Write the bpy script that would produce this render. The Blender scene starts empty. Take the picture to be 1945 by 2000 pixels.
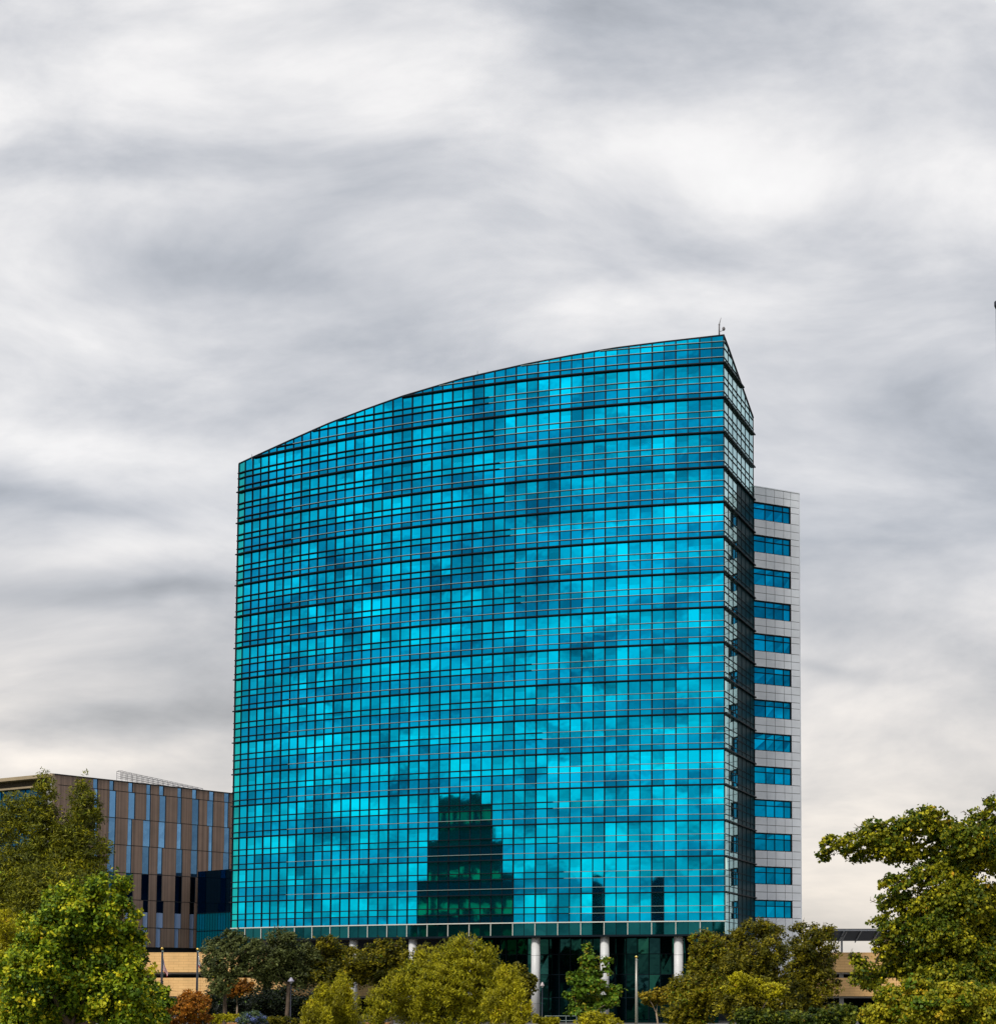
import bpy, math, random
import numpy as np
random.seed(7); RNG = np.random.default_rng(11)
S = bpy.context.scene
COL = S.collection
PI = math.pi
# ------------------------------------------------------------------ survey helpers
F, PX, PY = 3500.0, 1316.0, 1686.0          # focal length and principal point used to survey the photograph
TH = math.atan(245.0 / 3500.0)
CH = 4.0                                     # eye height
def un(px, py, D):
    u = -(py - PY) / F
    r = ((px - PX) / F, math.cos(TH) - u * math.sin(TH), math.sin(TH) + u * math.cos(TH))
    k = D / r[1]
    return (r[0] * k, D, r[2] * k + CH)
def proj(x, y, z):
    z -= CH
    fw = y * math.cos(TH) + z * math.sin(TH); up = -y * math.sin(TH) + z * math.cos(TH)
    return PX + F * x / fw, PY - F * up / fw
def un_line(px, py, A, B):
    """point of the vertical plane through A, B seen at px,py"""
    a = un(px, py, 1.0); dx, dz = a[0], a[2] - CH
    ex, ey = B[0] - A[0], B[1] - A[1]
    # dx*t = A0+ex*s ; t = A1+ey*s
    s = (dx * A[1] - A[0]) / (ex - dx * ey); t = A[1] + ey * s
    return (dx * t, t, dz * t + CH), s
# ------------------------------------------------------------------ object helpers
def tag(o, label=None, cat=None, group=None, kind=None):
    if label: o['label'] = label
    if cat: o['category'] = cat
    if group: o['group'] = group
    if kind: o['kind'] = kind
    return o
def empty(name, loc, label, cat, group=None):
    o = bpy.data.objects.new(name, None); COL.objects.link(o); o.location = loc
    return tag(o, label, cat, group)
class MB:
    def __init__(s): s.v = []; s.f = []; s.m = []; s.c = []
    def quad(s, *pts, m=0, c=None):
        n = len(s.v); s.v += [tuple(p) for p in pts]; s.f.append(tuple(range(n, n + len(pts)))); s.m.append(m); s.c.append(c)
    def box(s, x0, y0, z0, x1, y1, z1, m=0):
        s.hexa([(x0,y0),(x1,y0),(x1,y1),(x0,y1)], z0, z1, m)
    def hexa(s, poly, z0, z1, m=0):
        """prism over a plan polygon (counter-clockwise)"""
        n = len(s.v); k = len(poly)
        s.v += [(p[0], p[1], z0) for p in poly] + [(p[0], p[1], z1) for p in poly]
        s.f.append(tuple(n + i for i in reversed(range(k)))); s.m.append(m); s.c.append(None)
        s.f.append(tuple(n + k + i for i in range(k))); s.m.append(m); s.c.append(None)
        for i in range(k):
            j = (i + 1) % k
            s.f.append((n + i, n + j, n + k + j, n + k + i)); s.m.append(m); s.c.append(None)
    def bar(s, A, B, w, h, m=0):
        """rectangular bar between two points"""
        A = np.array(A, float); B = np.array(B, float); d = B - A; d /= np.linalg.norm(d)
        up = np.array([0, 0, 1.0]) if abs(d[2]) < .9 else np.array([0, 1.0, 0])
        x = np.cross(d, up); x /= np.linalg.norm(x); y = np.cross(x, d)
        n = len(s.v)
        for P in (A, B):
            for a, b in ((-1,-1),(1,-1),(1,1),(-1,1)):
                s.v.append(tuple(P + x * a * w / 2 + y * b * h / 2))
        for q in ((0,3,2,1),(4,5,6,7),(0,1,5,4),(1,2,6,5),(2,3,7,6),(3,0,4,7)):
            s.f.append(tuple(n + i for i in q)); s.m.append(m); s.c.append(None)
    def tube(s, pts, rad, k=8, m=0, cap=True):
        pts = [np.array(p, float) for p in pts]; n0 = len(s.v)
        for i, P in enumerate(pts):
            d = pts[min(i+1, len(pts)-1)] - pts[max(i-1, 0)]; d /= (np.linalg.norm(d) + 1e-9)
            up = np.array([0, 0, 1.0]) if abs(d[2]) < .9 else np.array([0, 1.0, 0])
            x = np.cross(d, up); x /= np.linalg.norm(x); y = np.cross(x, d)
            for j in range(k):
                a = 2 * PI * j / k
                s.v.append(tuple(P + (x * math.cos(a) + y * math.sin(a)) * rad[i]))
        for i in range(len(pts) - 1):
            for j in range(k):
                a = n0 + i*k + j; b = n0 + i*k + (j+1) % k
                s.f.append((a, b, b + k, a + k)); s.m.append(m); s.c.append(None)
        if cap:
            s.f.append(tuple(n0 + j for j in reversed(range(k)))); s.m.append(m); s.c.append(None)
            e = n0 + (len(pts)-1)*k
            s.f.append(tuple(e + j for j in range(k))); s.m.append(m); s.c.append(None)
    def sphere(s, C, r, k=10, m=0, sz=1.0):
        pts = [(C[0], C[1], C[2] + r*sz*math.sin(a)) for a in np.linspace(-PI/2, PI/2, 7)]
        s.tube(pts, [max(r*math.cos(a), .002) for a in np.linspace(-PI/2, PI/2, 7)], k, m)
    def build(s, name, mats, parent=None, smooth=False):
        me = bpy.data.meshes.new(name); me.from_pydata(s.v, [], s.f)
        if not isinstance(mats, (list, tuple)): mats = [mats]
        for m in mats: me.materials.append(m)
        if len(mats) > 1: me.polygons.foreach_set('material_index', s.m)
        if any(c is not None for c in s.c):
            at = me.color_attributes.new('tint', 'FLOAT_COLOR', 'CORNER')
            arr = []
            for f, c in zip(s.f, s.c):
                c = c or (1, 1, 1)
                arr += [c[0], c[1], c[2], 1.0] * len(f)
            at.data.foreach_set('color', arr)
        if smooth: me.polygons.foreach_set('use_smooth', [True] * len(s.f))
        me.update()
        o = bpy.data.objects.new(name, me); COL.objects.link(o)
        if parent:
            o.parent = parent
            # vertices are written in world coordinates: bring them into the parent's frame
            L = world_loc(parent); me.transform(__import__('mathutils').Matrix.Translation((-L[0], -L[1], -L[2])))
        return o
def world_loc(o):
    L = [0, 0, 0]
    while o: L = [L[i] + o.location[i] for i in range(3)]; o = o.parent
    return L
# ------------------------------------------------------------------ materials
def mat(name, col=(.5,.5,.5), rough=.6, metal=0., noise=None, bump=None, spec=.5, coat=0.):
    """noise=(scale, amount) varies the colour, bump=(scale, strength)"""
    m = bpy.data.materials.new(name); m.use_nodes = True; nt = m.node_tree; b = nt.nodes['Principled BSDF']
    b.inputs['Base Color'].default_value = (*col, 1); b.inputs['Roughness'].default_value = rough; b.inputs['Metallic'].default_value = metal
    b.inputs['Specular IOR Level'].default_value = spec; b.inputs['Coat Weight'].default_value = coat
    tc = nt.nodes.new('ShaderNodeTexCoord')
    if noise:
        n = nt.nodes.new('ShaderNodeTexNoise'); n.inputs['Scale'].default_value = noise[0]; n.inputs['Detail'].default_value = 5
        nt.links.new(tc.outputs['Object'], n.inputs['Vector'])
        r = nt.nodes.new('ShaderNodeMapRange'); r.inputs[1].default_value = .3; r.inputs[2].default_value = .7
        r.inputs[3].default_value = 1 - noise[1]; r.inputs[4].default_value = 1 + noise[1]
        nt.links.new(n.outputs['Fac'], r.inputs[0])
        mx = nt.nodes.new('ShaderNodeMix'); mx.data_type = 'RGBA'; mx.blend_type = 'MULTIPLY'; mx.inputs[0].default_value = 1
        mx.inputs[6].default_value = (*col, 1); nt.links.new(r.outputs[0], mx.inputs[7]); nt.links.new(mx.outputs[2], b.inputs['Base Color'])
    if bump:
        n = nt.nodes.new('ShaderNodeTexNoise'); n.inputs['Scale'].default_value = bump[0]; n.inputs['Detail'].default_value = 3
        nt.links.new(tc.outputs['Object'], n.inputs['Vector'])
        bp = nt.nodes.new('ShaderNodeBump'); bp.inputs['Strength'].default_value = bump[1]; bp.inputs['Distance'].default_value = .05
        nt.links.new(n.outputs['Fac'], bp.inputs['Height']); nt.links.new(bp.outputs['Normal'], b.inputs['Normal'])
    return m
def glass(name, tint, body, mixf=.12, rough=.03, wave=.16, coat=0.0, attr=True):
    """coated curtain-wall glass: a tinted mirror over a coloured body, slightly wavy panes"""
    m = bpy.data.materials.new(name); m.use_nodes = True; nt = m.node_tree; N = nt.nodes; L = nt.links
    b = N['Principled BSDF']; b.inputs['Metallic'].default_value = 1; b.inputs['Roughness'].default_value = rough
    b.inputs['Coat Weight'].default_value = coat; b.inputs['Coat Roughness'].default_value = .02
    mx = N.new('ShaderNodeMix'); mx.data_type = 'RGBA'; mx.blend_type = 'MULTIPLY'; mx.inputs[0].default_value = 1
    mx.inputs[6].default_value = (*tint, 1)
    if attr:
        a = N.new('ShaderNodeAttribute'); a.attribute_name = 'tint'; L.new(a.outputs['Color'], mx.inputs[7])
    else: mx.inputs[7].default_value = (1, 1, 1, 1)
    L.new(mx.outputs[2], b.inputs['Base Color'])
    tc = N.new('ShaderNodeTexCoord'); n = N.new('ShaderNodeTexNoise'); n.inputs['Scale'].default_value = .9; n.inputs['Detail'].default_value = 1
    L.new(tc.outputs['Object'], n.inputs['Vector'])
    bp = N.new('ShaderNodeBump'); bp.inputs['Strength'].default_value = wave; bp.inputs['Distance'].default_value = .012
    L.new(n.outputs['Fac'], bp.inputs['Height']); L.new(bp.outputs['Normal'], b.inputs['Normal'])
    d = N.new('ShaderNodeBsdfDiffuse'); d.inputs['Color'].default_value = (*body, 1)
    ms = N.new('ShaderNodeMixShader'); ms.inputs[0].default_value = mixf
    L.new(b.outputs[0], ms.inputs[1]); L.new(d.outputs[0], ms.inputs[2]); L.new(ms.outputs[0], N['Material Output'].inputs[0])
    return m
M = {}
M['vision'] = glass('vision_glass', (.0, .58, .86), (.0, .10, .22), .06)
M['spandrel'] = glass('spandrel_glass', (.0, .43, .74), (.0, .08, .22), .08)
M['return'] = glass('corner_glass', (.0, .62, .66), (.0, .2, .18), .1)
M['side'] = glass('side_glass', (.50, .95, .93), (.05, .2, .2), .05, coat=.5)
M['sidemirrored'] = mat('side_painted_reflection', (.003, .035, .048), .35, spec=.04)  # dark teal colour imitates the annex mirrored in the side wall
M['skirt'] = glass('skirt_glass', (.01, .10, .12), (.0, .035, .04), .25)
M['lobby'] = glass('lobby_glass', (.010, .042, .048), (.0, .006, .010), .25, wave=.6)
M['fin'] = mat('fin_dark_metal', (.004, .010, .016), .5, 0., spec=.12)
M['mull'] = mat('mullion_dark', (.002, .008, .014), .5, 0., spec=.12)
M['alu'] = mat('aluminium_light', (.27, .33, .31), .5, .0, spec=.2)
M['post'] = mat('white_post', (.60, .60, .54), .4)
M['roof'] = mat('roof_membrane', (.3, .3, .3), .9, noise=(.3, .2))
M['soffit'] = mat('soffit_panel', (.045, .05, .06), .7)
M['column'] = mat('column_cladding', (.62, .62, .62), .45, noise=(.6, .06))
M['panel'] = mat('white_metal_panel', (.73, .76, .82), .45, .0, noise=(.35, .10))
M['joint'] = mat('panel_joint', (.05, .055, .06), .8)
M['winglass'] = glass('annex_glass', (.0, .25, .48), (.0, .06, .14), .2)
M['black'] = mat('dark_recess', (.012, .013, .016), .8)
# ------------------------------------------------------------------ tower plan
CD, R0, PHI, NP, W = 203.0, 160.0, math.radians(10), 47, 1.41226
xr = un(1414, 1100, CD)[0]
B = []                                            # boundary points, right corner -> left
for i in range(NP + 1):
    a = PHI + i * W / R0
    B.append((xr - R0 * (math.sin(a) - math.sin(PHI)), CD - R0 * (math.cos(a) - math.cos(PHI))))
a = PHI + NP * W / R0 + math.radians(9)
B.append((B[-1][0] - W * 1.02 * math.cos(a), B[-1][1] + W * 1.02 * math.sin(a)))
NF = len(B) - 1                                   # 48 bays, last is the return
e = un(1471.5, 1100, CD / .935)
NS = 7
SB = [(xr + (e[0] - xr) * i / NS, CD + (e[1] - CD) * i / NS) for i in range(NS + 1)]
LINE = list(reversed(B)) + SB[1:]                 # left end -> corner -> side end
IC = NF                                           # corner index in LINE
def offs(line):
    out = []
    n = len(line)
    for i in range(n):
        ns = []
        for a_, b_ in ((i-1, i), (i, i+1)):
            if a_ < 0 or b_ >= n: continue
            dx, dy = line[b_][0]-line[a_][0], line[b_][1]-line[a_][1]; l = math.hypot(dx, dy); ns.append((dy/l, -dx/l))
        if len(ns) == 1: out.append(ns[0])
        else:
            sx, sy = ns[0][0]+ns[1][0], ns[0][1]+ns[1][1]; k = 2 / (sx*sx+sy*sy); out.append((sx*k, sy*k))
    return out
OFF = offs(LINE)
def outp(i, d, line=LINE, off=OFF): return (line[i][0] + off[i][0]*d, line[i][1] + off[i][1]*d)
# roof outline read from the photograph
RX = [300, 464, 496, 560.8, 644, 713.6, 786, 902.7, 1030, 1112, 1200, 1294.5, 1413.5]
RY = [992, 906, 891, 861.5, 825, 798.5, 772.7, 738, 709.4, 693.5, 678.4, 666.5, 653]
def roofz(i):
    X, Y = LINE[i]
    lo, hi = 20., 110.
    for _ in range(40):
        z = (lo + hi) / 2; p = proj(X, Y, z)
        t = np.interp(p[0], RX, RY) if i <= IC else 653 + (p[0] - 1413.5) * (817 - 653) / 58.
        if p[1] > t: lo = z
        else: hi = z
    return z
RZ = [roofz(i) for i in range(len(LINE))]
Z0 = un(1414, 1742.5, CD)[2]; FH = 4.093
ZSK = un(1414, 1799.6, CD)[2]; ZB = un(1414, 1824.8, CD)[2]
rows = [('vision', .0, .378), ('vision', .378, .558), ('spandrel', .558, .826), ('spandrel', .826, 1.0)]   # fractions downwards
tower = empty('glass_office_tower', (xr - 25, CD + 12, 0), 'tall curved office tower of blue reflective glass with a sloping roofline', 'office tower')
# ---- low frequency fields used for individual pane character (interior blinds, batches of glass)
def vn(x, y, seed=0):
    def h(a, b): 
        t = math.sin(a * 127.1 + b * 311.7 + seed * 74.7) * 43758.5453; return t - math.floor(t)
    xi, yi = math.floor(x), math.floor(y); fx, fy = x - xi, y - yi; fx = fx*fx*(3-2*fx); fy = fy*fy*(3-2*fy)
    return (h(xi,yi)*(1-fx)+h(xi+1,yi)*fx)*(1-fy) + (h(xi,yi+1)*(1-fx)+h(xi+1,yi+1)*fx)*fy
def clip_top(i, zb, zt):
    """polygon in (t,z), t 0..1 along bay i..i+1, clipped below the roofline"""
    r0, r1 = RZ[i] - .12, RZ[i+1] - .12
    P = [(0, zb), (1, zb), (1, zt), (0, zt)]; out = []
    g = lambda p: (r0 + (r1 - r0) * p[0]) - p[1]
    for q in range(4):
        a_, b_ = P[q], P[(q+1) % 4]; ga, gb = g(a_), g(b_)
        if ga >= 0: out.append(a_)
        if (ga < 0) != (gb < 0):
            t = ga / (ga - gb); out.append((a_[0] + (b_[0]-a_[0])*t, a_[1] + (b_[1]-a_[1])*t))
    return out if len(out) >= 3 else None
def pane(mb, i, zb, zt, m, c, tilt):
    P = clip_top(i, zb, zt)
    if not P: return
    w = math.hypot(LINE[i+1][0]-LINE[i][0], LINE[i+1][1]-LINE[i][1])
    dx, dy = (LINE[i+1][0]-LINE[i][0]), (LINE[i+1][1]-LINE[i][1]); nx, ny = dy/w, -dx/w
    tx, tz = random.gauss(0, tilt), random.gauss(0, tilt)
    zc = (zb + zt) / 2
    pts = []
    for t, z in P:
        d = (t - .5) * w * tx + (z - zc) * tz
        pts.append((LINE[i][0] + dx*t + nx*d, LINE[i][1] + dy*t + ny*d, z))
    mb.quad(*pts, m=m, c=c)
def strip(mb, i0, i1, z, d, h, d0=.0, m=0):
    """horizontal rail swept from boundary i0 to i1 (floats), top at z, projecting from d0 to d"""
    seg = [i0] + [k for k in range(math.ceil(i0 + 1e-6), math.floor(i1 - 1e-6) + 1)] + [i1]
    def at(q, dd):
        k = min(int(math.floor(q)), len(LINE) - 2); t = q - k
        A_, B_ = outp(k, dd), outp(k+1, dd)
        return (A_[0]+(B_[0]-A_[0])*t, A_[1]+(B_[1]-A_[1])*t)
    def rz(q):
        k = min(int(math.floor(q)), len(LINE) - 2); t = q - k; return RZ[k] + (RZ[k+1]-RZ[k])*t - .15
    seg2 = [q for q in seg if rz(q) >= z]
    if not seg2: return
    # extend to the exact crossing with the roofline
    if seg2[0] != seg[0]:
        a_, b_ = seg2[0] - 1 if seg2[0] == int(seg2[0]) else math.floor(seg2[0]), seg2[0]
        a_ = max(a_, i0); ra, rb = rz(a_) - z, rz(b_) - z; seg2 = [a_ + (b_-a_) * (-ra) / (rb - ra + 1e-9)] + seg2
    if seg2[-1] != seg[-1]:
        a_ = seg2[-1]; b_ = min(math.floor(a_) + 1, i1); ra, rb = rz(a_) - z, rz(b_) - z
        if ra - rb > 1e-6: seg2.append(a_ + (b_-a_) * ra / (ra - rb))
    seg = seg2
    if len(seg) < 2: return
    n = len(mb.v)
    for q in seg:
        A_, B_ = at(q, d0), at(q, d)
        mb.v += [(A_[0], A_[1], z-h), (B_[0], B_[1], z-h), (B_[0], B_[1], z), (A_[0], A_[1], z)]
    def add(f): mb.f.append(f); mb.m.append(m); mb.c.append(None)
    for k in range(len(seg) - 1):
        a_ = n + 4*k
        for j in range(4): add((a_+j, a_+(j+1) % 4, a_+4+(j+1) % 4, a_+4+j))
    add((n+3, n+2, n+1, n)); e_ = n + 4*(len(seg)-1); add((e_, e_+1, e_+2, e_+3))
# front glazing -----------------------------------------------------------
def b_end(k):                                     # the two middle rails stop on a diagonal across the front
    pxe = 1112 - 10.4 * k
    z = Z0 + FH * k
    for i in range(IC + 1):
        if proj(LINE[i][0], LINE[i][1], z)[0] > pxe:
            p0 = proj(LINE[i-1][0], LINE[i-1][1], z)[0]; p1 = proj(LINE[i][0], LINE[i][1], z)[0]
            return i - 1 + (pxe - p0) / (p1 - p0)
    return IC
SIDE_MIRRORED = 3.15
for k in range(0, 17):
    top = Z0 + FH * k
    fg = MB(); sg = MB()
    for i in range(0, IC):
        for r, (mm, f0, f1) in enumerate(rows):
            zt, zb = top - FH * f0, top - FH * f1
            if k == 0 and r == 3: continue
            if k == 0 and r == 2: zb = ZSK
            if zb > max(RZ[i], RZ[i+1]): continue
            g = vn(i * .33 + 5, k * .75 + r * .11, 3); g2 = random.random()
            s = .78 + .46 * g * (1 if r < 2 else .6) + (random.random() - .5) * .13
            if g2 < .05: s *= .72
            if r >= 2: s *= .98
            c = (s, s * (1 + .06 * (random.random() - .5)), s)
            mi = 0 if mm == 'vision' else 1
            if i == 0: mi = 2; c = (s, s, s)
            if r == 0 and i > 0 and random.random() < .38:      # blinds drawn part of the way down
                zs = zt - (zt-zb)*random.uniform(.35, .75); q2 = random.uniform(.76, .9); c2 = tuple(q*q2 for q in c)
                st = random.getstate(); pane(fg, i, zs, zt, mi, c2, .0020); st2 = random.getstate(); random.setstate(st); pane(fg, i, zb, zs, mi, c, .0020); random.setstate(st2)
            else: pane(fg, i, zb, zt, mi, c, .0020)
    for i in range(IC, len(LINE) - 1):
        for r, (mm, f0, f1) in enumerate(rows):
            zt, zb = top - FH * f0, top - FH * f1
            if k == 0 and r == 3: zb = ZB
            if zb > max(RZ[i], RZ[i+1]): continue
            s = .9 + .16 * random.random()
            dark = (i - IC) >= 3 and (zt + zb) / 2 < un(1450, 962, 210)[2] + 1.2  # far panes below the annex top get the painted reflection
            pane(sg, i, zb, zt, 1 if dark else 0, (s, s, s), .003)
    fgo = fg.build('front_glazing', [M['vision'], M['spandrel'], M['return']], tower)
    sgo = sg.build('side_glazing', [M['side'], M['sidemirrored']], tower)
    # mullions of this storey
    mv = MB(); sm = MB()
    zb0 = (ZSK if k == 0 else top - FH)
    for i in range(0, len(LINE)):
        zt_ = min(top, RZ[i] - .1); zbm = zb0 if i <= IC else (ZB if k == 0 else top - FH)
        if zt_ <= zbm + .05: continue
        side = i > IC
        w = (.085 if i % 2 else .14) if not side else .055
        j = min(max(i, 0), len(LINE)-1)
        a0 = LINE[max(j-1, 0) if not side else j-1]; a1 = LINE[min(j+1, len(LINE)-1) if not side else j]
        if i == IC: a0, a1 = LINE[j-1], LINE[j]
        l = math.hypot(a1[0]-a0[0], a1[1]-a0[1]); tx_, ty_ = (a1[0]-a0[0])/l, (a1[1]-a0[1])/l; nx_, ny_ = ty_, -tx_
        X, Y = LINE[i]; d = .09 if not side else .05
        poly = [(X - tx_*w/2 - nx_*.03, Y - ty_*w/2 - ny_*.03), (X - tx_*w/2 + nx_*d, Y - ty_*w/2 + ny_*d), (X + tx_*w/2 + nx_*d, Y + ty_*w/2 + ny_*d), (X + tx_*w/2 - nx_*.03, Y + ty_*w/2 - ny_*.03)]
        (sm if side else mv).hexa(poly, zbm, zt_)
        if False:   # pale snap-on cap along the right edge of each mullion
            poly = [(X + tx_*(w/2+.001) + nx_*.0, Y + ty_*(w/2+.001)), (X + tx_*(w/2+.001) + nx_*.075, Y + ty_*(w/2+.001) + ny_*.075), (X + tx_*(w/2+.022) + nx_*.075, Y + ty_*(w/2+.022) + ny_*.075), (X + tx_*(w/2+.022), Y + ty_*(w/2+.022))]
            mv.hexa(poly, zbm, zt_, 1)
    bt = b_end(k)
    zB, zC, zD = top - FH*.378, top - FH*.558, top - FH*.826
    # transoms
    for zz in (zB, zC): strip(mv, bt, IC, zz + .02, .19, .045, m=1)
    if k > 0: strip(mv, 7, IC, zD + .024, .20, .048, m=1)
    for zz in (zB, zC): strip(sm, IC, len(LINE)-1, zz + .03, .08, .06)
    strip(sm, IC, len(LINE)-1, zD + .03, .08, .06)
    mv.build('mullion_grid', [M['mull'], M['alu']], fgo); sm.build('mullion_grid', [M['mull']], sgo)
    if k < 16:
        fa = MB(); strip(fa, 0, IC, top + .07, .40, .13); fa.build('floor_fin', M['fin'], fgo)
        fs = MB(); strip(fs, IC, len(LINE)-1, top + .07, .32, .13); 
        fs.build('floor_fin', M['fin'], sgo)
    fb = MB()
    for zz in (zB, zC): strip(fb, 0, bt, zz + .06, .24, .10)
    if k > 0: strip(fb, 0, 7, zD + .06, .24, .10)
    if fb.v: fb.build('shade_fin', M['fin'], fgo)
# skirt of dark glass below the last white rail
sk = MB()
for i in range(0, IC):
    pane(sk, i, ZB, ZSK, 0, (1, 1, 1), .004)
sko = sk.build('skirt_glazing', M['skirt'], tower)
sp = MB()
strip(sp, 0, IC, ZSK + .07, .16, .12)
for i in range(2, IC, 2):
    X, Y = outp(i, .06); sp.box(X-.045, Y-.06, ZB + .0, X+.045, Y+.04, ZSK - .06)
for i in range(1, IC, 2):
    X, Y = outp(i, .02); sp.box(X-.02, Y-.03, ZB, X+.02, Y+.02, ZSK - .06, 1)
sp.build('rail_and_posts', [M['post'], M['mull']], sko)
LB = (LINE[0][0] + 2.0, LINE[0][1] + 9.0); RB = SB[-1]
ub = MB(); ub.bar((LB[0]+1, LB[1]-1.5, ZB-1.25), (RB[0]-3, RB[1]-2.6, ZB-1.25), .5, 2.4); ub.build('undercroft_shade_band', mat('shade_band_navy', (.022,.028,.06), .6), tower)  # dark navy band added for the deep shade under the soffit
sb = MB(); strip(sb, 0, len(LINE)-1, ZB, .12, .22); sb.build('soffit_edge', M['fin'], tower)
# roof edge cap
rc = MB()
for i in range(len(LINE)-1):
    A_, B_ = outp(i, .10), outp(i+1, .10); C_, D_ = outp(i+1, -.3), outp(i, -.3)
    n = len(rc.v); rc.v += [(A_[0],A_[1],RZ[i]-.14),(B_[0],B_[1],RZ[i+1]-.14),(C_[0],C_[1],RZ[i+1]-.14),(D_[0],D_[1],RZ[i]-.14),
                            (A_[0],A_[1],RZ[i]),(B_[0],B_[1],RZ[i+1]),(C_[0],C_[1],RZ[i+1]),(D_[0],D_[1],RZ[i])]
    for q in ((0,3,2,1),(4,5,6,7),(0,1,5,4),(1,2,6,5),(2,3,7,6),(3,0,4,7)): rc.f.append(tuple(n+j for j in q)); rc.m.append(0); rc.c.append(None)
rc.build('roof_edge_cap', M['fin'], tower)
# back wall and sloping roof
bk = MB(); zL = RZ[0] - .3; zR = RZ[-1] - .3
bk.quad((LB[0], LB[1], ZB), (LINE[0][0], LINE[0][1], ZB), (LINE[0][0], LINE[0][1], zL), (LB[0], LB[1], zL), c=(1,1,1))
nb = 16
for j in range(nb):
    for q in range(17):
        t0, t1 = j/nb, (j+1)/nb
        za, zb_ = ZB + (zL-ZB)*q/17, ZB + (zL-ZB)*(q+1)/17
        x0, y0 = RB[0]+(LB[0]-RB[0])*t0, RB[1]+(LB[1]-RB[1])*t0; x1, y1 = RB[0]+(LB[0]-RB[0])*t1, RB[1]+(LB[1]-RB[1])*t1
        bk.quad((x0,y0,za),(x1,y1,za),(x1,y1,zb_-.15),(x0,y0,zb_-.15), c=(1,1,1))
bk.build('back_glazing', M['spandrel'], tower)
rf = MB()
for i in range(len(LINE)-1):
    A_, B_ = outp(i, -.35), outp(i+1, -.35)
    t0, t1 = i/(len(LINE)-1), (i+1)/(len(LINE)-1)
    bx0, by0 = LB[0]+(RB[0]-LB[0])*t0, LB[1]+(RB[1]-LB[1])*t0 - .1; bx1, by1 = LB[0]+(RB[0]-LB[0])*t1, LB[1]+(RB[1]-LB[1])*t1 - .1
    rf.quad((A_[0],A_[1],RZ[i]-.5),(B_[0],B_[1],RZ[i+1]-.5),(bx1,by1,zL + (zR-zL)*t1),(bx0,by0,zL+(zR-zL)*t0))
rf.build('roof', M['roof'], tower)
so = MB()
poly = [outp(i, -.02) for i in range(len(LINE))] + [LB]
so.hexa(poly, ZB - .05, ZB + .12); so.build('soffit', M['soffit'], tower)
# columns in the undercroft
def inside(i, d): return outp(i, -d)
for pxc in (690, 806, 923, 1046, 1181, 1325):
    best = min(range(IC+1), key=lambda i: abs(proj(*outp(i, -1.0), 6)[0] - pxc))
    # interpolate along the wall for the exact place
    X = np.interp(pxc, [proj(*outp(i, -1.0), 6)[0] for i in range(IC+1)], [outp(i, -1.0)[0] for i in range(IC+1)])
    Y = np.interp(pxc, [proj(*outp(i, -1.0), 6)[0] for i in range(IC+1)], [outp(i, -1.0)[1] for i in range(IC+1)])
    c = MB(); c.tube([(X,Y,0),(X,Y,ZB-.06)], [.52,.52], 24)
    for zz in (2.2, 5.0, 7.8): c.tube([(X,Y,zz),(X,Y,zz+.03)], [.525,.525], 24, 1)
    co = c.build('column', [M['column'], M['joint']], tower, smooth=False)
    for p in co.data.polygons: p.use_smooth = len(p.vertices) == 4
# recessed lobby
lob = MB(); lfr = MB()
i0 = next(i for i in range(IC) if proj(LINE[i][0], LINE[i][1], 6)[0] > 862)
xs = [outp(i, -4.2) for i in range(i0, IC)]
for q in range(len(xs) - 1):
    A_, B_ = xs[q], xs[q+1]
    for z0_, z1_ in ((.0, 2.9), (2.9, 5.6), (5.6, 8.0), (8.0, ZB - .06)):
        s = .45 + random.random() * .9
        w = .01
        lob.quad((A_[0],A_[1]+random.uniform(-w,w),z0_),(B_[0],B_[1]+random.uniform(-w,w),z0_),(B_[0],B_[1]+random.uniform(-w,w),z1_),(A_[0],A_[1]+random.uniform(-w,w),z1_), c=(s, s*(1+random.random()*.5), s))
    lfr.box(A_[0]-.04, A_[1]-.12, 0, A_[0]+.04, A_[1]-.03, ZB-.06)
    for zz in (2.9, 5.6, 8.0): lfr.bar((A_[0]+.05,A_[1]-.06,zz),(B_[0]-.05,B_[1]-.06,zz), .08, .09)
A_ = xs[0]
lob.quad((A_[0], A_[1]+9, 0), (A_[0], A_[1], 0), (A_[0], A_[1], ZB-.06), (A_[0], A_[1]+9, ZB-.06), c=(.6,.6,.6))
lo = lob.build('lobby_glazing', M['lobby'], tower); lfr.build('lobby_frame', M['mull'], lo)
M['cap'] = mat('antenna_grey', (.16, .15, .16), .6)
# roof top mast and camera
an = MB(); q = un(1404.5, 652, 204.0); an.tube([(q[0],q[1],q[2]-.3),(q[0],q[1],q[2]+.9),(q[0]+.03,q[1],q[2]+1.25),(q[0]+.22,q[1],q[2]+1.95)], [.085,.08,.06,.02], 8)
an.sphere((q[0], q[1], q[2]+1.1), .11, 8)
an.bar((q[0],q[1],q[2]+.25),(q[0]+.42,q[1],q[2]+.42), .05, .05)
an.sphere((q[0]+.52, q[1], q[2]+.62), .19, 10, sz=1.3); an.bar((q[0]+.52,q[1],q[2]+.42),(q[0]+.42,q[1],q[2]+.42), .08,.08)
an.build('roof_antenna', M['cap'], tower, smooth=True)
for pxx, pyy in ((932.5, 730), (492, 893)):
    q = un(pxx, pyy, 212 if pxx > 900 else 226); a2 = MB(); a2.tube([(q[0],q[1],q[2]-.4),(q[0],q[1],q[2]+.4)], [.04,.03], 6); a2.build('roof_spike', M['cap'], tower)
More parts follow.
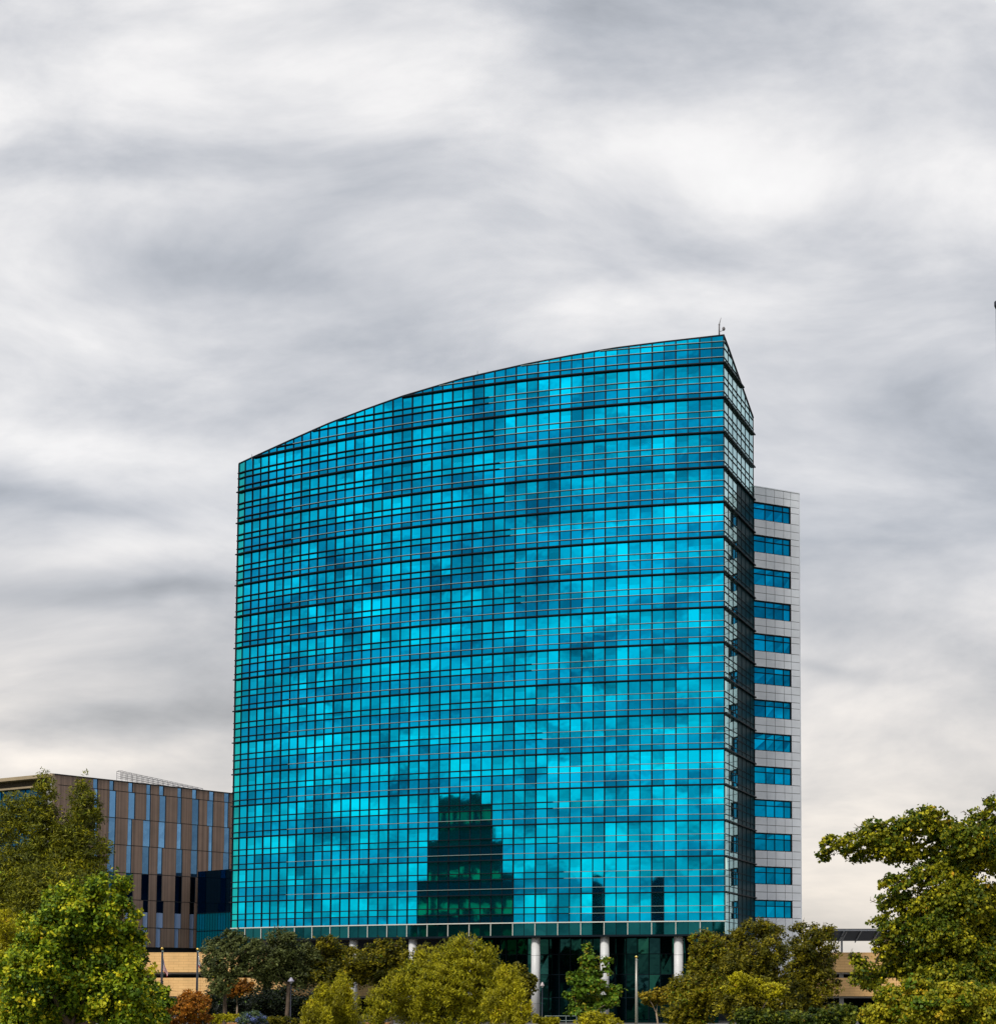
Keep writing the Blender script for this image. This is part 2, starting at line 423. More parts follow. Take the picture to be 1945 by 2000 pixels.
# ------------------------------------------------------------------ annex of white panels
AL = un(1472.6, 1100, 217.0); AR = un(1560.5, 1100, 220.2)
AL = (AL[0], AL[1]); AR = (AR[0], AR[1])
adx, ady = AR[0]-AL[0], AR[1]-AL[1]; al = math.hypot(adx, ady); ux, uy = adx/al, ady/al; nx, ny = uy, -ux
def AP(s, d=0.): return (AL[0] + ux*s + nx*d, AL[1] + uy*s + ny*d)
zT = un(1473, 950.5, 217)[2]
zw = un(1473, 979.7, 217)[2]
kk = round((zw - Z0) / FH); off_ = zw - (Z0 + FH*kk)
aw = MB(); aw_joint = MB()
cols = [0, .38*al/5.33] 
cpx = [1472.6, 1495.2, 1512, 1530, 1543.8, 1560.5]
cs = [np.interp(p, [1472.6, 1560.5], [0, al]) for p in cpx]
winr = cs[4]
zbot = 0.0
def prism(mb, s0, s1, z0, z1, d0, d1, m=0):
    mb.hexa([AP(s0, d1), AP(s1, d1), AP(s1, d0), AP(s0, d0)], z0, z1, m)
bands = []
for k in range(kk + 1):
    zt = zw - FH * k
    bands.append((zt, zt - FH*.525))
# panels: separate cladding sheets with open joints
J = .03
def panels(s0, s1, z0, z1): prism(aw, s0 + J, s1 - J, z0 + J, z1 - J, 0, .05)
zprev = zT
for (zt, zb) in bands:
    h = zprev - zt
    nsub = 2
    for r in range(nsub):
        za, zc = zt + h*r/nsub, zt + h*(r+1)/nsub
        for c in range(4): panels(cs[c], cs[c+1], za, zc)
        panels(cs[4], cs[5], za, zc)
    zm = zt - (zt-zb)*.36
    panels(cs[4], cs[5], zm, zt); panels(cs[4], cs[5], zb, zm)
    zprev = zb
for c in range(5): panels(cs[c], cs[c+1], 0.0, zprev)
awo = aw.build('annex_cladding', M['panel'], tower)
core = MB()
# structure behind the cladding, with recessed strips at the windows
zs = [zT] 
zprev = zT
for (zt, zb) in bands:
    core.hexa([AP(.0), AP(al), AP(al, -14), AP(.0, -14)], zt + .0, zprev - .02, 0)
    core.hexa([AP(.0, -.3), AP(winr, -.3), AP(winr, -14), AP(0, -14)], zb + .002, zt - .002, 0)
    core.hexa([AP(winr+.002), AP(al), AP(al, -14), AP(winr+.002, -14)], zb + .002, zt - .002, 0)
    zprev = zb
core.hexa([AP(.0), AP(al), AP(al, -14), AP(.0, -14)], 0, zprev, 0)
core.build('annex_core', M['joint'], tower)
cp = MB(); cp.hexa([AP(-.05,.1), AP(al+.06,.1), AP(al+.06,-14), AP(-.05,-14)], zT, zT+.12); 
cp.hexa([AP(al+.002,.05), AP(al+.12,.05), AP(al+.12,-14), AP(al+.002,-14)], 0, zT-.002); cp.build('annex_edge', M['panel'], tower)
for bi, (zt, zb) in enumerate(bands):
    wn = MB(); fr = MB()
    zm = zt - (zt-zb)*.34
    xs_ = [0.03] + [c - 0 for c in cs[1:4]] + [winr - .03]
    sub = [xs_[0], xs_[1], xs_[2], xs_[3], xs_[4]]
    for c in range(4):
        for z0_, z1_ in ((zb, zm), (zm, zt)):
            t = [random.uniform(-.006, .006) for _ in range(4)]
            A_ = [AP(sub[c], -.2 + t[0]), AP(sub[c+1], -.2 + t[1]), AP(sub[c+1], -.2 + t[2]), AP(sub[c], -.2 + t[3])]
            s = .75 + .6*random.random()**2
            wn.quad((*A_[0], z0_), (*A_[1], z0_), (*A_[2], z1_), (*A_[3], z1_), c=(s, s, s))
        fr.hexa([AP(sub[c]-.03, -.12), AP(sub[c]+.03, -.12), AP(sub[c]+.03, -.19), AP(sub[c]-.03, -.19)], zb+.005, zt-.005)
    fr.hexa([AP(winr-.07, -.1), AP(winr-.003, -.1), AP(winr-.003, -.19), AP(winr-.07, -.19)], zb+.005, zt-.005)
    for zz, hh in ((zt-.005, .12), (zm+.05, .10), (zb+.07, .06)):
        fr.hexa([AP(.01, -.08), AP(winr-.005, -.08), AP(winr-.005, -.115), AP(.01, -.115)], zz-hh, zz)
    wo = wn.build('annex_window', M['winglass'], tower); fr.build('window_frame', M['mull'], wo)
# ------------------------------------------------------------------ brown office building
def wavebrown():
    m = mat('brown_ribbed_panel', (.235, .155, .115), .65, .0, noise=(.35, .12)); nt = m.node_tree; N = nt.nodes; L = nt.links
    b = N['Principled BSDF']; old = b.inputs['Base Color'].links[0].from_socket
    tc = N.new('ShaderNodeTexCoord'); mp = N.new('ShaderNodeMapping'); mp.inputs['Scale'].default_value = (3.2, 0, 0); L.new(tc.outputs['Object'], mp.inputs[0])
    n = N.new('ShaderNodeTexNoise'); n.inputs['Scale'].default_value = 1; n.inputs['Detail'].default_value = 2; L.new(mp.outputs[0], n.inputs['Vector'])
    r = N.new('ShaderNodeMapRange'); r.inputs[1].default_value = .35; r.inputs[2].default_value = .6; r.inputs[3].default_value = .62; r.inputs[4].default_value = 1.2; L.new(n.outputs[0], r.inputs[0])
    mx = N.new('ShaderNodeMix'); mx.data_type = 'RGBA'; mx.blend_type = 'MULTIPLY'; mx.inputs[0].default_value = 1; L.new(old, mx.inputs[6]); L.new(r.outputs[0], mx.inputs[7]); L.new(mx.outputs[2], b.inputs['Base Color'])
    return m
M['brown'] = wavebrown()
M['tan'] = mat('tan_metal_trim', (.36, .28, .17), .6, noise=(.5, .1))
M['bluewin'] = glass('blue_window_glass', (.14, .32, .54), (.04, .12, .24), .3)
M['darkwin'] = glass('dark_window_glass', (.004, .05, .10), (.0, .006, .02), .3)
M['palereflect'] = glass('pale_painted_reflection', (.32, .44, .70), (.36, .46, .70), .85)  # pale body colour imitates a bright reflection in the lowest windows
M['tealwin'] = glass('teal_curtain_glass', (.0, .16, .26), (.0, .12, .18), .45)
GA = un(102, 1700, 285.0); GB = un(449, 1700, 313.5)
bb = empty('brown_office_building', (GA[0], GA[1], 0), 'brown metal clad office building with narrow staggered blue windows left of the glass tower', 'office building')
def G(px, py, d=0.):
    P, s = un_line(px, py, GA, GB); l = math.hypot(GB[0]-GA[0], GB[1]-GA[1]); n_ = ((GB[1]-GA[1])/l, -(GB[0]-GA[0])/l)
    return (P[0] + n_[0]*d, P[1] + n_[1]*d, P[2])
gl = math.hypot(GB[0]-GA[0], GB[1]-GA[1]); gn = ((GB[1]-GA[1])/gl, -(GB[0]-GA[0])/gl); gd = ((GB[0]-GA[0])/gl, (GB[1]-GA[1])/gl)
zroof = G(102, 1512)[2]
zr = [zroof, G(183, 1540.5)[2], G(183, 1593.6)[2], G(183, 1646.5)[2], G(183, 1701.7)[2], G(300, 1760)[2], G(330, 1814)[2], G(330, 1852)[2]]
SC = 3.766
winrows = [
 [(685,722),(805,840),(945,980),(1078,1112),(1172,1208),(1307,1340),(1415,1450),(1540,1577),(1650,1690)],
 [(690,720),(803,855),(943,995),(1075,1110),(1172,1222),(1305,1338),(1412,1465),(1523,1572),(1650,1683)],
 [(690,715),(797,850),(937,972),(1050,1107),(1165,1217),(1300,1337),(1410,1458),(1535,1565),(1648,1690)],
 [(690,718),(787,843),(928,968),(1045,1098),(1158,1195),(1294,1343),(1403,1455),(1532,1562),(1640,1688)],
 [(700,745),(800,840),(922,978),(1038,1095),(1152,1192),(1287,1340),(1398,1440)],
 [(700,730),(800,850),(918,975),(1050,1090),(1148,1203),(1283,1335),(1393,1430)],
 [(720,750),(830,870),(920,960),(1040,1085),(1145,1182),(1282,1315),(1392,1425)]]
DEP = 22.
def gpt(s, d): return (GA[0] + gd[0]*s + gn[0]*d, GA[1] + gd[1]*s + gn[1]*d)
GL = gl + 8
wall = MB(); seam = MB()
def sOf(px, py): return un_line(px, py, GA, GB)[1] * gl
wins = []
for r in range(7):
    zt, zb = zr[r], zr[r+1]
    pym = np.interp(r, [0,1,2,3,4,5,6], [1530,1585,1640,1690,1740,1790,1835])
    xs_ = [(sOf(a_/SC, pym), sOf(b_/SC, pym)) for a_, b_ in winrows[r]]
    # wall piers between the windows: real openings, glass set back
    cur = .0
    for a_, b_ in xs_ + [(GL, GL)]:
        if a_ > cur: wall.hexa([gpt(cur, 0), gpt(a_, 0), gpt(a_, -.35), gpt(cur, -.35)], zb + .06, zt - .06)
        cur = b_
    seam.hexa([gpt(0, -.06), gpt(GL, -.06), gpt(GL, -.34), gpt(0, -.34)], zb - .058, zb + .058)
    for (a_, b_) in xs_: wins.append((r, a_, b_, zb + .06, zt - .06))
wall.build('wall', M['brown'], bb)
seam.hexa([gpt(0, .12), gpt(GL, .12), gpt(GL, -.4), gpt(0, -.4)], zroof - .058, zroof + .10)
seam.build('storey_seam', M['black'], bb)
core = MB(); core.hexa([gpt(.0, -.5), gpt(GL, -.5), gpt(GL, -DEP), gpt(7.0, -DEP)], 0, zroof - .1); core.build('building_core', M['roof'], bb)
for r, a_, b_, zb, zt in wins:
    w = MB()
    if r <= 3: mm = 0  # reflections put into the glass colour, row by row
    elif r == 4: mm = 1
    elif r == 5: mm = 1
    else: mm = 2
    s = .6 + .8*random.random()
    if r == 5:  # pale below, dark above: the edge of a reflection put into colour
        zc = zb + (zt - zb) * .56
        w.quad((*gpt(a_, -.12), zb), (*gpt(b_, -.12), zb), (*gpt(b_, -.12), zc), (*gpt(a_, -.12), zc), m=2, c=(s,s,s))
        w.quad((*gpt(a_, -.12), zc), (*gpt(b_, -.12), zc), (*gpt(b_, -.12), zt), (*gpt(a_, -.12), zt), m=1, c=(s,s,s))
    else:
        w.quad((*gpt(a_, -.12), zb), (*gpt(b_, -.12), zb), (*gpt(b_, -.115), zt), (*gpt(a_, -.12), zt), m=mm, c=(s, s, s*1.05))
    w.hexa([gpt(a_, -.02), gpt(a_+.05, -.02), gpt(a_+.05, -.11), gpt(a_, -.11)], zb, zt, 3)
    w.hexa([gpt(b_-.07, -.02), gpt(b_, -.02), gpt(b_, -.11), gpt(b_-.07, -.11)], zb, zt, 3)
    w.build('window', [M['bluewin'], M['darkwin'], M['palereflect'], M['black']], bb)
# dark base band
ba = MB(); ba.hexa([gpt(0, -.3), gpt(GL, -.3), gpt(GL, -.48), gpt(0, -.48)], 0, zr[7] - .06); ba.build('base_recess', M['black'], bb)
# glass block next to the tower
VA = un(386.5, 1703, 305.0); VB = un(449, 1698, 298.5)
l = math.hypot(VB[0]-VA[0], VB[1]-VA[1]); vd = ((VB[0]-VA[0])/l, (VB[1]-VA[1])/l); vn_ = (vd[1], -vd[0])
def vp(s, d): return (VA[0]+vd[0]*s+vn_[0]*d, VA[1]+vd[1]*s+vn_[1]*d)
VL = l + 7; zvt = VA[2]; zvm = un(430, 1783, 301)[2]; zvl = un(430, 1818, 301)[2]; zvb = un(430, 1857, 301)[2]
gb = MB(); gf = MB()
nn = int(VL / .77)
for j in range(nn):
    s0, s1 = VL*j/nn, VL*(j+1)/nn
    for z0_, z1_, mm in ((zvb, zvl, 1), (zvl, zvm, 1), (zvm, zvt, 0)):
        q_ = .8 + .4*random.random(); gb.quad((*vp(s0,0),z0_),(*vp(s1,0),z0_),(*vp(s1,0),z1_),(*vp(s0,0),z1_), m=mm, c=(q_,q_,q_))
    gf.hexa([vp(s0-.02,.06), vp(s0+.02,.06), vp(s0+.02,.005), vp(s0-.02,.005)], zvb, zvm)
for zz in (zvl, zvm): gf.hexa([vp(0,.09), vp(VL,.09), vp(VL,.062), vp(0,.062)], zz-.05, zz+.05)
gb.hexa([vp(0,-.02), vp(VL,-.02), vp(VL,-9), vp(0,-9)], 0, zvt-.01, 2)
go = gb.build('glass_block', [M['darkwin'], M['tealwin'], M['black']], bb); gf.build('glass_block_frame', M['mull'], go)
# left wing with overhanging tan eaves
WA = (GA[0], GA[1]); q = un(-140, 1700, 302.0); WB = (q[0], q[1])
l = math.hypot(WB[0]-WA[0], WB[1]-WA[1]); wd = ((WB[0]-WA[0])/l, (WB[1]-WA[1])/l); wn2 = (-wd[1], wd[0])
if wn2[1] > 0: wn2 = (-wn2[0], -wn2[1])
def wp(s, d): return (WA[0]+wd[0]*s+wn2[0]*d, WA[1]+wd[1]*s+wn2[1]*d)
ev = MB()
def pr(mb, s0, s1, d0, d1, z0, z1, m=0): mb.hexa([wp(s1, d1), wp(s0, d1), wp(s0, d0), wp(s1, d0)], z0, z1, m)
pr(ev, .0, l, -1.5, .4, zroof - .45, zroof + .1)
pr(ev, .0, l, -1.5, -.6, zroof - 1.75, zroof - 1.45)
pr(ev, -.02, .12, -.7, .38, zroof - 3.6, zroof - .46)
ev.build('eaves', M['tan'], bb)
lw = MB(); pr(lw, 0.02, l, -2.0, -1.2, zroof - 1.45, zroof - .46, 0); 
lw.build('eaves_recess', mat('brown_soffit', (.06, .045, .025), .8), bb)
lg = MB(); lgf = MB()
nn = int(l / 1.5)
for j in range(nn):
    s0, s1 = l*j/nn, l*(j+1)/nn
    for r in range(7):
        z1_, z0_ = zroof - 1.76 - r*4.6, zroof - 1.76 - (r+1)*4.6
        if r == 6: z0_ = 0
        q_ = .6 + .8*random.random(); lg.quad((*wp(s0,-1.6),z0_),(*wp(s1,-1.6),z0_),(*wp(s1,-1.6),z1_),(*wp(s0,-1.6),z1_), c=(q_,q_,q_))
    if j % 2 == 0: lgf.hexa([wp(s0-.03,-1.5), wp(s0+.03,-1.5), wp(s0+.03,-1.59), wp(s0-.03,-1.59)], 0, zroof-1.8)
for r in range(1, 7): lgf.hexa([wp(0,-1.5), wp(l,-1.5), wp(l,-1.47), wp(0,-1.47)], zroof-1.76-r*4.6-.08, zroof-1.76-r*4.6+.08)
lo = lg.build('wing_glazing', glass('wing_glass', (.0,.09,.20), (.0,.05,.11), .3), bb); lgf.build('glazing_frame', M['mull'], lo)
cc = MB(); pr(cc, .0, l, -2.1, -18, 0, zroof - .2); cc.build('wing_core', M['roof'], bb)
# roof screen and open steel gantry
rs = MB(); A_, B_ = gpt(2.5, -4), gpt(17, -4)
zs0 = un(150, 1513.5, math.hypot(0, A_[1]))[2]
rs.hexa([gpt(1.5,-3.5), gpt(26,-3.5), gpt(26,-14), gpt(1.5,-14)], zroof-.2, zs0 - .15, 0)
for j in range(9): rs.hexa([gpt(1.6+j*1.55,-3.42), gpt(2.8+j*1.55,-3.42), gpt(2.8+j*1.55,-3.6), gpt(1.6+j*1.55,-3.6)], zs0 - .14, zs0+.12, 1)
rs.build('roof_screen', [M['tan'], M['black']], bb)
ra = MB(); M['galv'] = mat('galvanised_steel', (.20, .20, .22), .5, .4)
P0 = un(236, 1506, 302.); P1 = un(396, 1540.5, 317.)
P0 = np.array(P0); P1 = np.array(P1); pn = np.array([gn[0], gn[1], 0.])
for off3 in (0, -1.1):
    for hh in (0, .38, .76, 1.1):
        ra.bar(P0 + pn*off3 - [0,0,hh], P1 + pn*off3 - [0,0,hh*.75], .06, .06)
for j in range(17):
    P = P0 + (P1-P0)*j/16
    ra.bar(P + [0,0,.0], P - [0,0,1.5], .06, .06); ra.bar(P - pn*1.1, P - pn*1.1 - [0,0,1.5], .06, .06); ra.bar(P, P - pn*1.1, .05, .05)
ra.bar(P0 + [-.5,0,0], P0 + [.3,0,0], .08, .08)
ra.build('roof_railing', M['galv'], bb)
# ------------------------------------------------------------------ parking garage of beige block bands
def blockmat():
    m = mat('beige_block', (.86, .53, .22), .85, noise=(.5, .1)); nt = m.node_tree; N = nt.nodes; L = nt.links; b = N['Principled BSDF']
    old = b.inputs['Base Color'].links[0].from_socket
    tc = N.new('ShaderNodeTexCoord'); mp = N.new('ShaderNodeMapping'); mp.inputs['Rotation'].default_value = (PI/2, 0, 0); L.new(tc.outputs['Object'], mp.inputs[0])
    br = N.new('ShaderNodeTexBrick'); br.inputs['Scale'].default_value = 1; br.inputs['Brick Width'].default_value = 1.3; br.inputs['Row Height'].default_value = .36; br.inputs['Mortar Size'].default_value = .018
    br.inputs['Color1'].default_value = (1,1,1,1); br.inputs['Color2'].default_value = (.92,.9,.88,1); br.inputs['Mortar'].default_value = (.62,.56,.5,1)
    L.new(mp.outputs[0], br.inputs['Vector'])
    mx = N.new('ShaderNodeMix'); mx.data_type = 'RGBA'; mx.blend_type = 'MULTIPLY'; mx.inputs[0].default_value = 1; L.new(old, mx.inputs[6]); L.new(br.outputs[0], mx.inputs[7]); L.new(mx.outputs[2], b.inputs['Base Color'])
    return m
M['block'] = blockmat()
M['concrete'] = mat('concrete', (.30, .29, .27), .85, noise=(.4, .15))
GY = 240.0
gx0, gx1 = un(120, 1900, GY)[0], un(2040, 1900, GY)[0]
ga = empty('parking_garage', ((gx0+gx1)/2, GY+15, 0), 'beige block parking garage with long horizontal bands behind the trees', 'parking garage')
z1t, z1b, z2t, z2b = un(300,1861,GY)[2], un(300,1899.5,GY)[2], un(300,1910.5,GY)[2], un(300,1946.5,GY)[2]
for zt, zb in ((z1t, z1b), (z2t, z2b)):
    w = MB(); x = gx0
    while x < gx1:
        w.box(x+.015, GY, zb, min(x+9.3, gx1)-.015, GY+.3, zt); x += 9.3
    w.build('parapet_band', M['block'], ga)
for z in (z1b - .25, z2b - .25, .02):
    d = MB(); d.box(gx0, GY+.35, z, gx1, GY+34, z+.3); d.build('parking_deck', M['concrete'], ga)
x = gx0 + 2
while x < gx1:
    for yy in (GY+1.0,):
        c = MB(); c.box(x-.3, yy-.3, .32, x+.3, yy+.3, z2b-.25); c.box(x-.3, yy-.3, z2b+.06, x+.3, yy+.3, z1b-.25); c.build('garage_column', M['concrete'], ga)
    x += 9.3
bw = MB(); bw.box(gx0, GY+34.1, 0, gx1, GY+34.5, z1t); bw.build('rear_wall', M['black'], ga)
rl = MB(); q = un(350, 1958, GY-.4)
for hh in (0, -.35): rl.bar((gx0, GY-.3, q[2]+hh), (gx1*.2+gx0*.8, GY-.3, q[2]+hh), .05, .05)
for j in range(12): rl.bar((gx0+j*2.2, GY-.3, q[2]-1.0), (gx0+j*2.2, GY-.3, q[2]), .05, .05)
rl.build('guard_rail', M['alu'], ga)
# carports on the top deck
M['steelwhite'] = mat('painted_steel_grey', (.40, .42, .45), .5)
M['panelblue'] = mat('canopy_dark', (.012, .014, .03), .5)
cz = un(1660, 1816, 252.)[2]
def carport(x0, x1, lab):
    t = empty('solar_carport', ((x0+x1)/2, 252, z1b), lab, 'carport', 'carports on the garage roof deck')
    r = MB()
    n = len(r.v); y0, y1, za, zb = 249., 258., cz, cz - 1.35
    r.v += [(x0,y0,za-.12),(x1,y0,za-.12),(x1,y1,zb-.12),(x0,y1,zb-.12),(x0,y0,za),(x1,y0,za),(x1,y1,zb),(x0,y1,zb)]
    for q in ((0,3,2,1),(4,5,6,7),(0,1,5,4),(1,2,6,5),(2,3,7,6),(3,0,4,7)): r.f.append(tuple(n+j for j in q)); r.m.append(0); r.c.append(None)
    r.build('canopy', M['panelblue'], t)
    b = MB(); b.box(x0-.05, y0-.12, za-.3, x1+.05, y0-.01, za-.1)
    for xx in np.arange(x0+.8, x1, 2.4): b.bar((xx, y0, za-.35), (xx, y1, zb-.3), .12, .18)
    b.build('roof_beam', M['steelwhite'], t)
    xx = x0 + 3.2
    while xx < x1:
        p = MB(); p.box(xx-.14, 252.6, z1b+.05, xx+.14, 252.9, za-1.0); p.bar((xx,252.7,za-1.6),(xx+.5,250.5,za-.4), .12, .14); p.build('post', M['steelwhite'], t); xx += 7.5
xa = un(1600, 1816, 252)[0]
carport(xa, xa + 12.5, 'dark roofed carport on the garage deck right of the white annex')
# a white van under it
def vehicle(cx, cy, z, lab):
    t = empty('parked_van', (cx, cy, z), lab, 'van')
    b = MB(); prof = [(-2.5,.35),(2.5,.35),(2.55,1.0),(2.2,1.15),(1.6,1.95),(1.2,2.1),(-2.3,2.15),(-2.5,1.9)]
    n = len(b.v); y0, y1 = cy-.95, cy+.95
    b.v += [(cx+p[0], y0, z+p[1]) for p in prof] + [(cx+p[0], y1, z+p[1]) for p in prof]; k = len(prof)
    b.f.append(tuple(range(n, n+k))); b.f.append(tuple(reversed(range(n+k, n+2*k)))); b.m += [0,0]; b.c += [None,None]
    for i in range(k):
        j = (i+1) % k; b.f.append((n+j, n+i, n+k+i, n+k+j)); b.m.append(0); b.c.append(None)
    b.build('body', mat('white_car_paint', (.75,.75,.75), .3, coat=.6), t)
    w = MB(); w.box(cx-2.0, y0-.012, z+1.25, cx-.5, y0-.004, z+1.85); w.box(cx-.4, y0-.012, z+1.25, cx+.8, y0-.004, z+1.85); w.build('side_window', M['darkwin'], t)
    for xx in (-1.6, 1.6):
        q = MB(); q.tube([(cx+xx, y0-.03, z+.36),(cx+xx, y0+.2, z+.36)], [.36,.36], 16); q.build('wheel', M['black'], t)
q = un(1668, 1845, 254); vehicle(q[0], 255.2, z1b + .06, 'white van parked under the dark carport on the garage deck')
# ------------------------------------------------------------------ ground
def groundmat():
    m = mat('ground_lawn', (.05, .06, .02), .95, noise=(.05, .3), bump=(3, .5)); return m
g = MB(); g.quad((-2500,-2500,0),(2500,-2500,0),(2500,4000,0),(-2500,4000,0)); tag(g.build('ground', groundmat()), kind='structure')
g = MB(); g.quad((-90,196,.004),(45,196,.004),(45,236,.004),(-90,236,.004)); tag(g.build('plaza_pavement', mat('plaza_paving', (.07,.065,.06), .9, noise=(.7,.15))), kind='structure')
g = MB(); g.box(-90, 195.6, 0, 45, 195.9, .14); tag(g.build('kerb', M['concrete']), kind='structure')
g = MB(); g.quad((-400,20,.004),(400,20,.004),(400,34,.004),(-400,34,.004)); tag(g.build('road', mat('asphalt', (.05,.05,.052), .9, noise=(2,.15))), kind='structure')
# ------------------------------------------------------------------ flags, poles, lamps
M['darkpole'] = mat('dark_pole', (.018, .02, .035), .4, .3)
M['gold'] = mat('gold_ball', (.75, .5, .12), .3, .9)
M['bronze'] = mat('pale_pole', (.45, .42, .36), .35, .4)
M['red'] = mat('flag_red', (.42, .02, .03), .8); M['wht'] = mat('flag_white', (.72, .70, .68), .8); M['blu'] = mat('flag_blue', (.02, .03, .16), .8)
M['grn'] = mat('flag_green', (.08, .14, .03), .8); M['brn'] = mat('flag_brown', (.22, .10, .03), .8)
def pole(px, pytop, D, r, m, lab, ball=True):
    P = un(px, pytop, D)
    t = empty('flagpole', (P[0], P[1], 0), lab, 'flagpole')
    b = MB(); b.tube([(P[0],P[1],0),(P[0],P[1],P[2]*.5),(P[0],P[1],P[2])], [r*1.25, r*1.05, r*.75], 12); b.tube([(P[0],P[1],0),(P[0],P[1],.25)],[r*2.2,r*1.6],12); b.build('shaft', m, t, smooth=True)
    b = MB(); b.sphere((P[0],P[1],P[2]+r*1.1), r*1.45); b.build('finial_ball', M['gold'], t, smooth=True)
    b = MB(); b.tube([(P[0]+r*1.4,P[1]-r,1.0),(P[0]+r*1.2,P[1]-r,P[2]-.1)], [.012,.012], 5); b.bar((P[0]-.02,P[1]-r,P[2]-.14),(P[0]+r*1.5,P[1]-r,P[2]-.14),.06,.08); b.build('halyard', M['alu'], t)
    return P
P = pole(317, 1856, 201., .125, M['darkpole'], 'dark flagpole in front of the beige garage flying a red and white striped flag')
def limp_flag(name, px, py0, py1, D, wpx, lab, paint):
    A_ = un(px, py0, D); Bz = un(px, py1, D)[2]; H = A_[2] - Bz; Wd = wpx * D / 3500
    b = MB(); nu, nv = 20, 40
    def pt(i, j):
        u, v = i/nu, j/nv
        fold = .10*math.sin(u*9 + v*2.2) * (.3 + v)
        # the fly end drops below the hoist when there is no wind
        drop = u * .55 * H * (1 - v*.15)
        x = A_[0] + Wd * (u*(.25 + .75*math.sin(min(v*1.25, 1)*PI*.5)) + .12*math.sin(v*7+u*3)*u)
        z = A_[2] - (v * H * .62) - drop * .66
        return (x, A_[1] - .1 + fold, z)
    for i in range(nu):
        for j in range(nv):
            b.quad(pt(i,j), pt(i,j+1), pt(i+1,j+1), pt(i+1,j), m=paint((i+.5)/nu, (j+.5)/nv))
    o = b.build(name, [M['red'], M['wht'], M['blu'], M['grn'], M['brn']], None, smooth=True)
    sol = o.modifiers.new('cloth', 'SOLIDIFY'); sol.thickness = .006
    return tag(o, lab, 'flag')
def us(u, v):
    if u < .4 and v < .54:
        a_, b_ = (u/.4*5.5) % 1, (v/.54*4.5) % 1
        return 1 if abs(a_-.5) < .18 and abs(b_-.5) < .18 else 2
    return 0 if int(v*13) % 2 == 0 else 1
def calif(u, v):
    if v > .84: return 0
    if u < .2 and v < .3: return 0 if (abs(u-.1) < .05 and abs(v-.14) < .07) else 1
    if .55 < v < .66 and .3 < u < .75: return 3
    if .28 < v <= .55 and .32 < u < .72 and not (v > .46 and .42 < u < .62): return 4
    return 1
limp_flag('striped_flag', 318.8, 1868, 1912, 201., 10.0, 'limp red and white striped flag with a blue canton hanging on the dark pole', us)
pole(386, 1857, 199., .115, M['darkpole'], 'dark flagpole beside the grey green trees with a mostly white flag')
limp_flag('state_flag', 387.8, 1860, 1904, 199., 9.0, 'limp white flag with a brown and green emblem on the second dark pole', calif)
pole(1242.5, 1872, 150., .085, M['bronze'], 'bare pale flagpole with gold ball in front of the dark lobby')
def lamp(px, py, D, w, lab, col=(.35,.33,.42)):
    P = un(px, py, D); t = empty('post_lamp', (P[0],P[1],0), lab, 'lamp')
    b = MB(); b.tube([(P[0],P[1],0),(P[0],P[1],.5),(P[0],P[1],.55),(P[0],P[1],P[2]-.25)], [.11,.10,.055,.045], 10); b.build('post', M['darkpole'], t, smooth=True)
    b = MB(); b.tube([(P[0],P[1],P[2]-.3),(P[0],P[1],P[2]-.26),(P[0],P[1],P[2]),(P[0],P[1],P[2]+.12)], [w*.95,w,w*.45,.05], 14); b.build('lamp_shade', mat('lamp_grey', col, .4), t, smooth=True)
    b = MB(); b.tube([(P[0],P[1],P[2]-.5),(P[0],P[1],P[2]-.3)], [w*.35,w*.5], 12); b.build('lamp_glass', mat('frosted_glass', (.4,.4,.42), .3), t, smooth=True)
lamp(568.5, 1912, 176, .33, 'grey bell shaped post lamp in front of the dark trees')
lamp(1059, 1921, 190, .24, 'small pale post lamp beside the white column', (.5,.42,.42))
lamp(322, 1984, 160, .28, 'low post lamp with a white cap at the lower left', (.65,.62,.58))
# street light post cut off by the right edge of the picture
P = un(1947.6, 594, 46.); t = empty('street_light', (P[0]+.15,P[1],0), 'dark street light with rounded head cut off by the right picture edge', 'street light')
b = MB(); b.tube([(P[0]+.06,P[1],0),(P[0]+.045,P[1],P[2]*.5),(P[0]+.03,P[1],P[2]-.1)], [.12,.10,.075], 14); b.build('post', mat('dark_teal_metal', (.04,.07,.10), .4, .5), t, smooth=True)
b = MB(); b.tube([(P[0]+.03,P[1],P[2]-.12),(P[0]+.03,P[1],P[2]-.04),(P[0]+.03,P[1],P[2]+.06),(P[0]+.03,P[1],P[2]+.11)], [.08,.115,.115,.05], 14); b.build('head', M['darkpole'], t, smooth=True)
# low garden walls and rail
M['terra'] = mat('terracotta_wall', (.55, .27, .09), .8, noise=(2, .15))
for i, (px, D, wd_, lab) in enumerate(((453, 182, 1.6, 'low terracotta planter wall under the blue flowering shrub'), (605, 180, 1.3, 'low terracotta planter wall at the foot of the pale conical shrub'), (736, 178, 1.2, 'low terracotta planter wall under the olive willow'))):
    P = un(px, 1998, D); z_ = max(P[2], .3)
    b = MB(); b.box(P[0]-wd_, P[1], 0, P[0]+wd_, P[1]+.4, z_-.06); b.box(P[0]-wd_-.04, P[1]-.04, z_-.059, P[0]+wd_+.04, P[1]+.44, z_)
    tag(b.build('planter_wall', M['terra']), lab, 'planter wall', 'low walls in the planting')
P = un(1095, 1985, 192); b = MB()
for hh in (0, -.5): b.bar((P[0]-1.7,P[1],P[2]+hh),(P[0]+1.7,P[1],P[2]+hh),.05,.05)
for j in range(4): b.bar((P[0]-1.7+j*1.13,P[1],0),(P[0]-1.7+j*1.13,P[1],P[2]),.05,.05)
tag(b.build('handrail', M['alu']), 'thin metal handrail in front of the lobby glass', 'handrail')

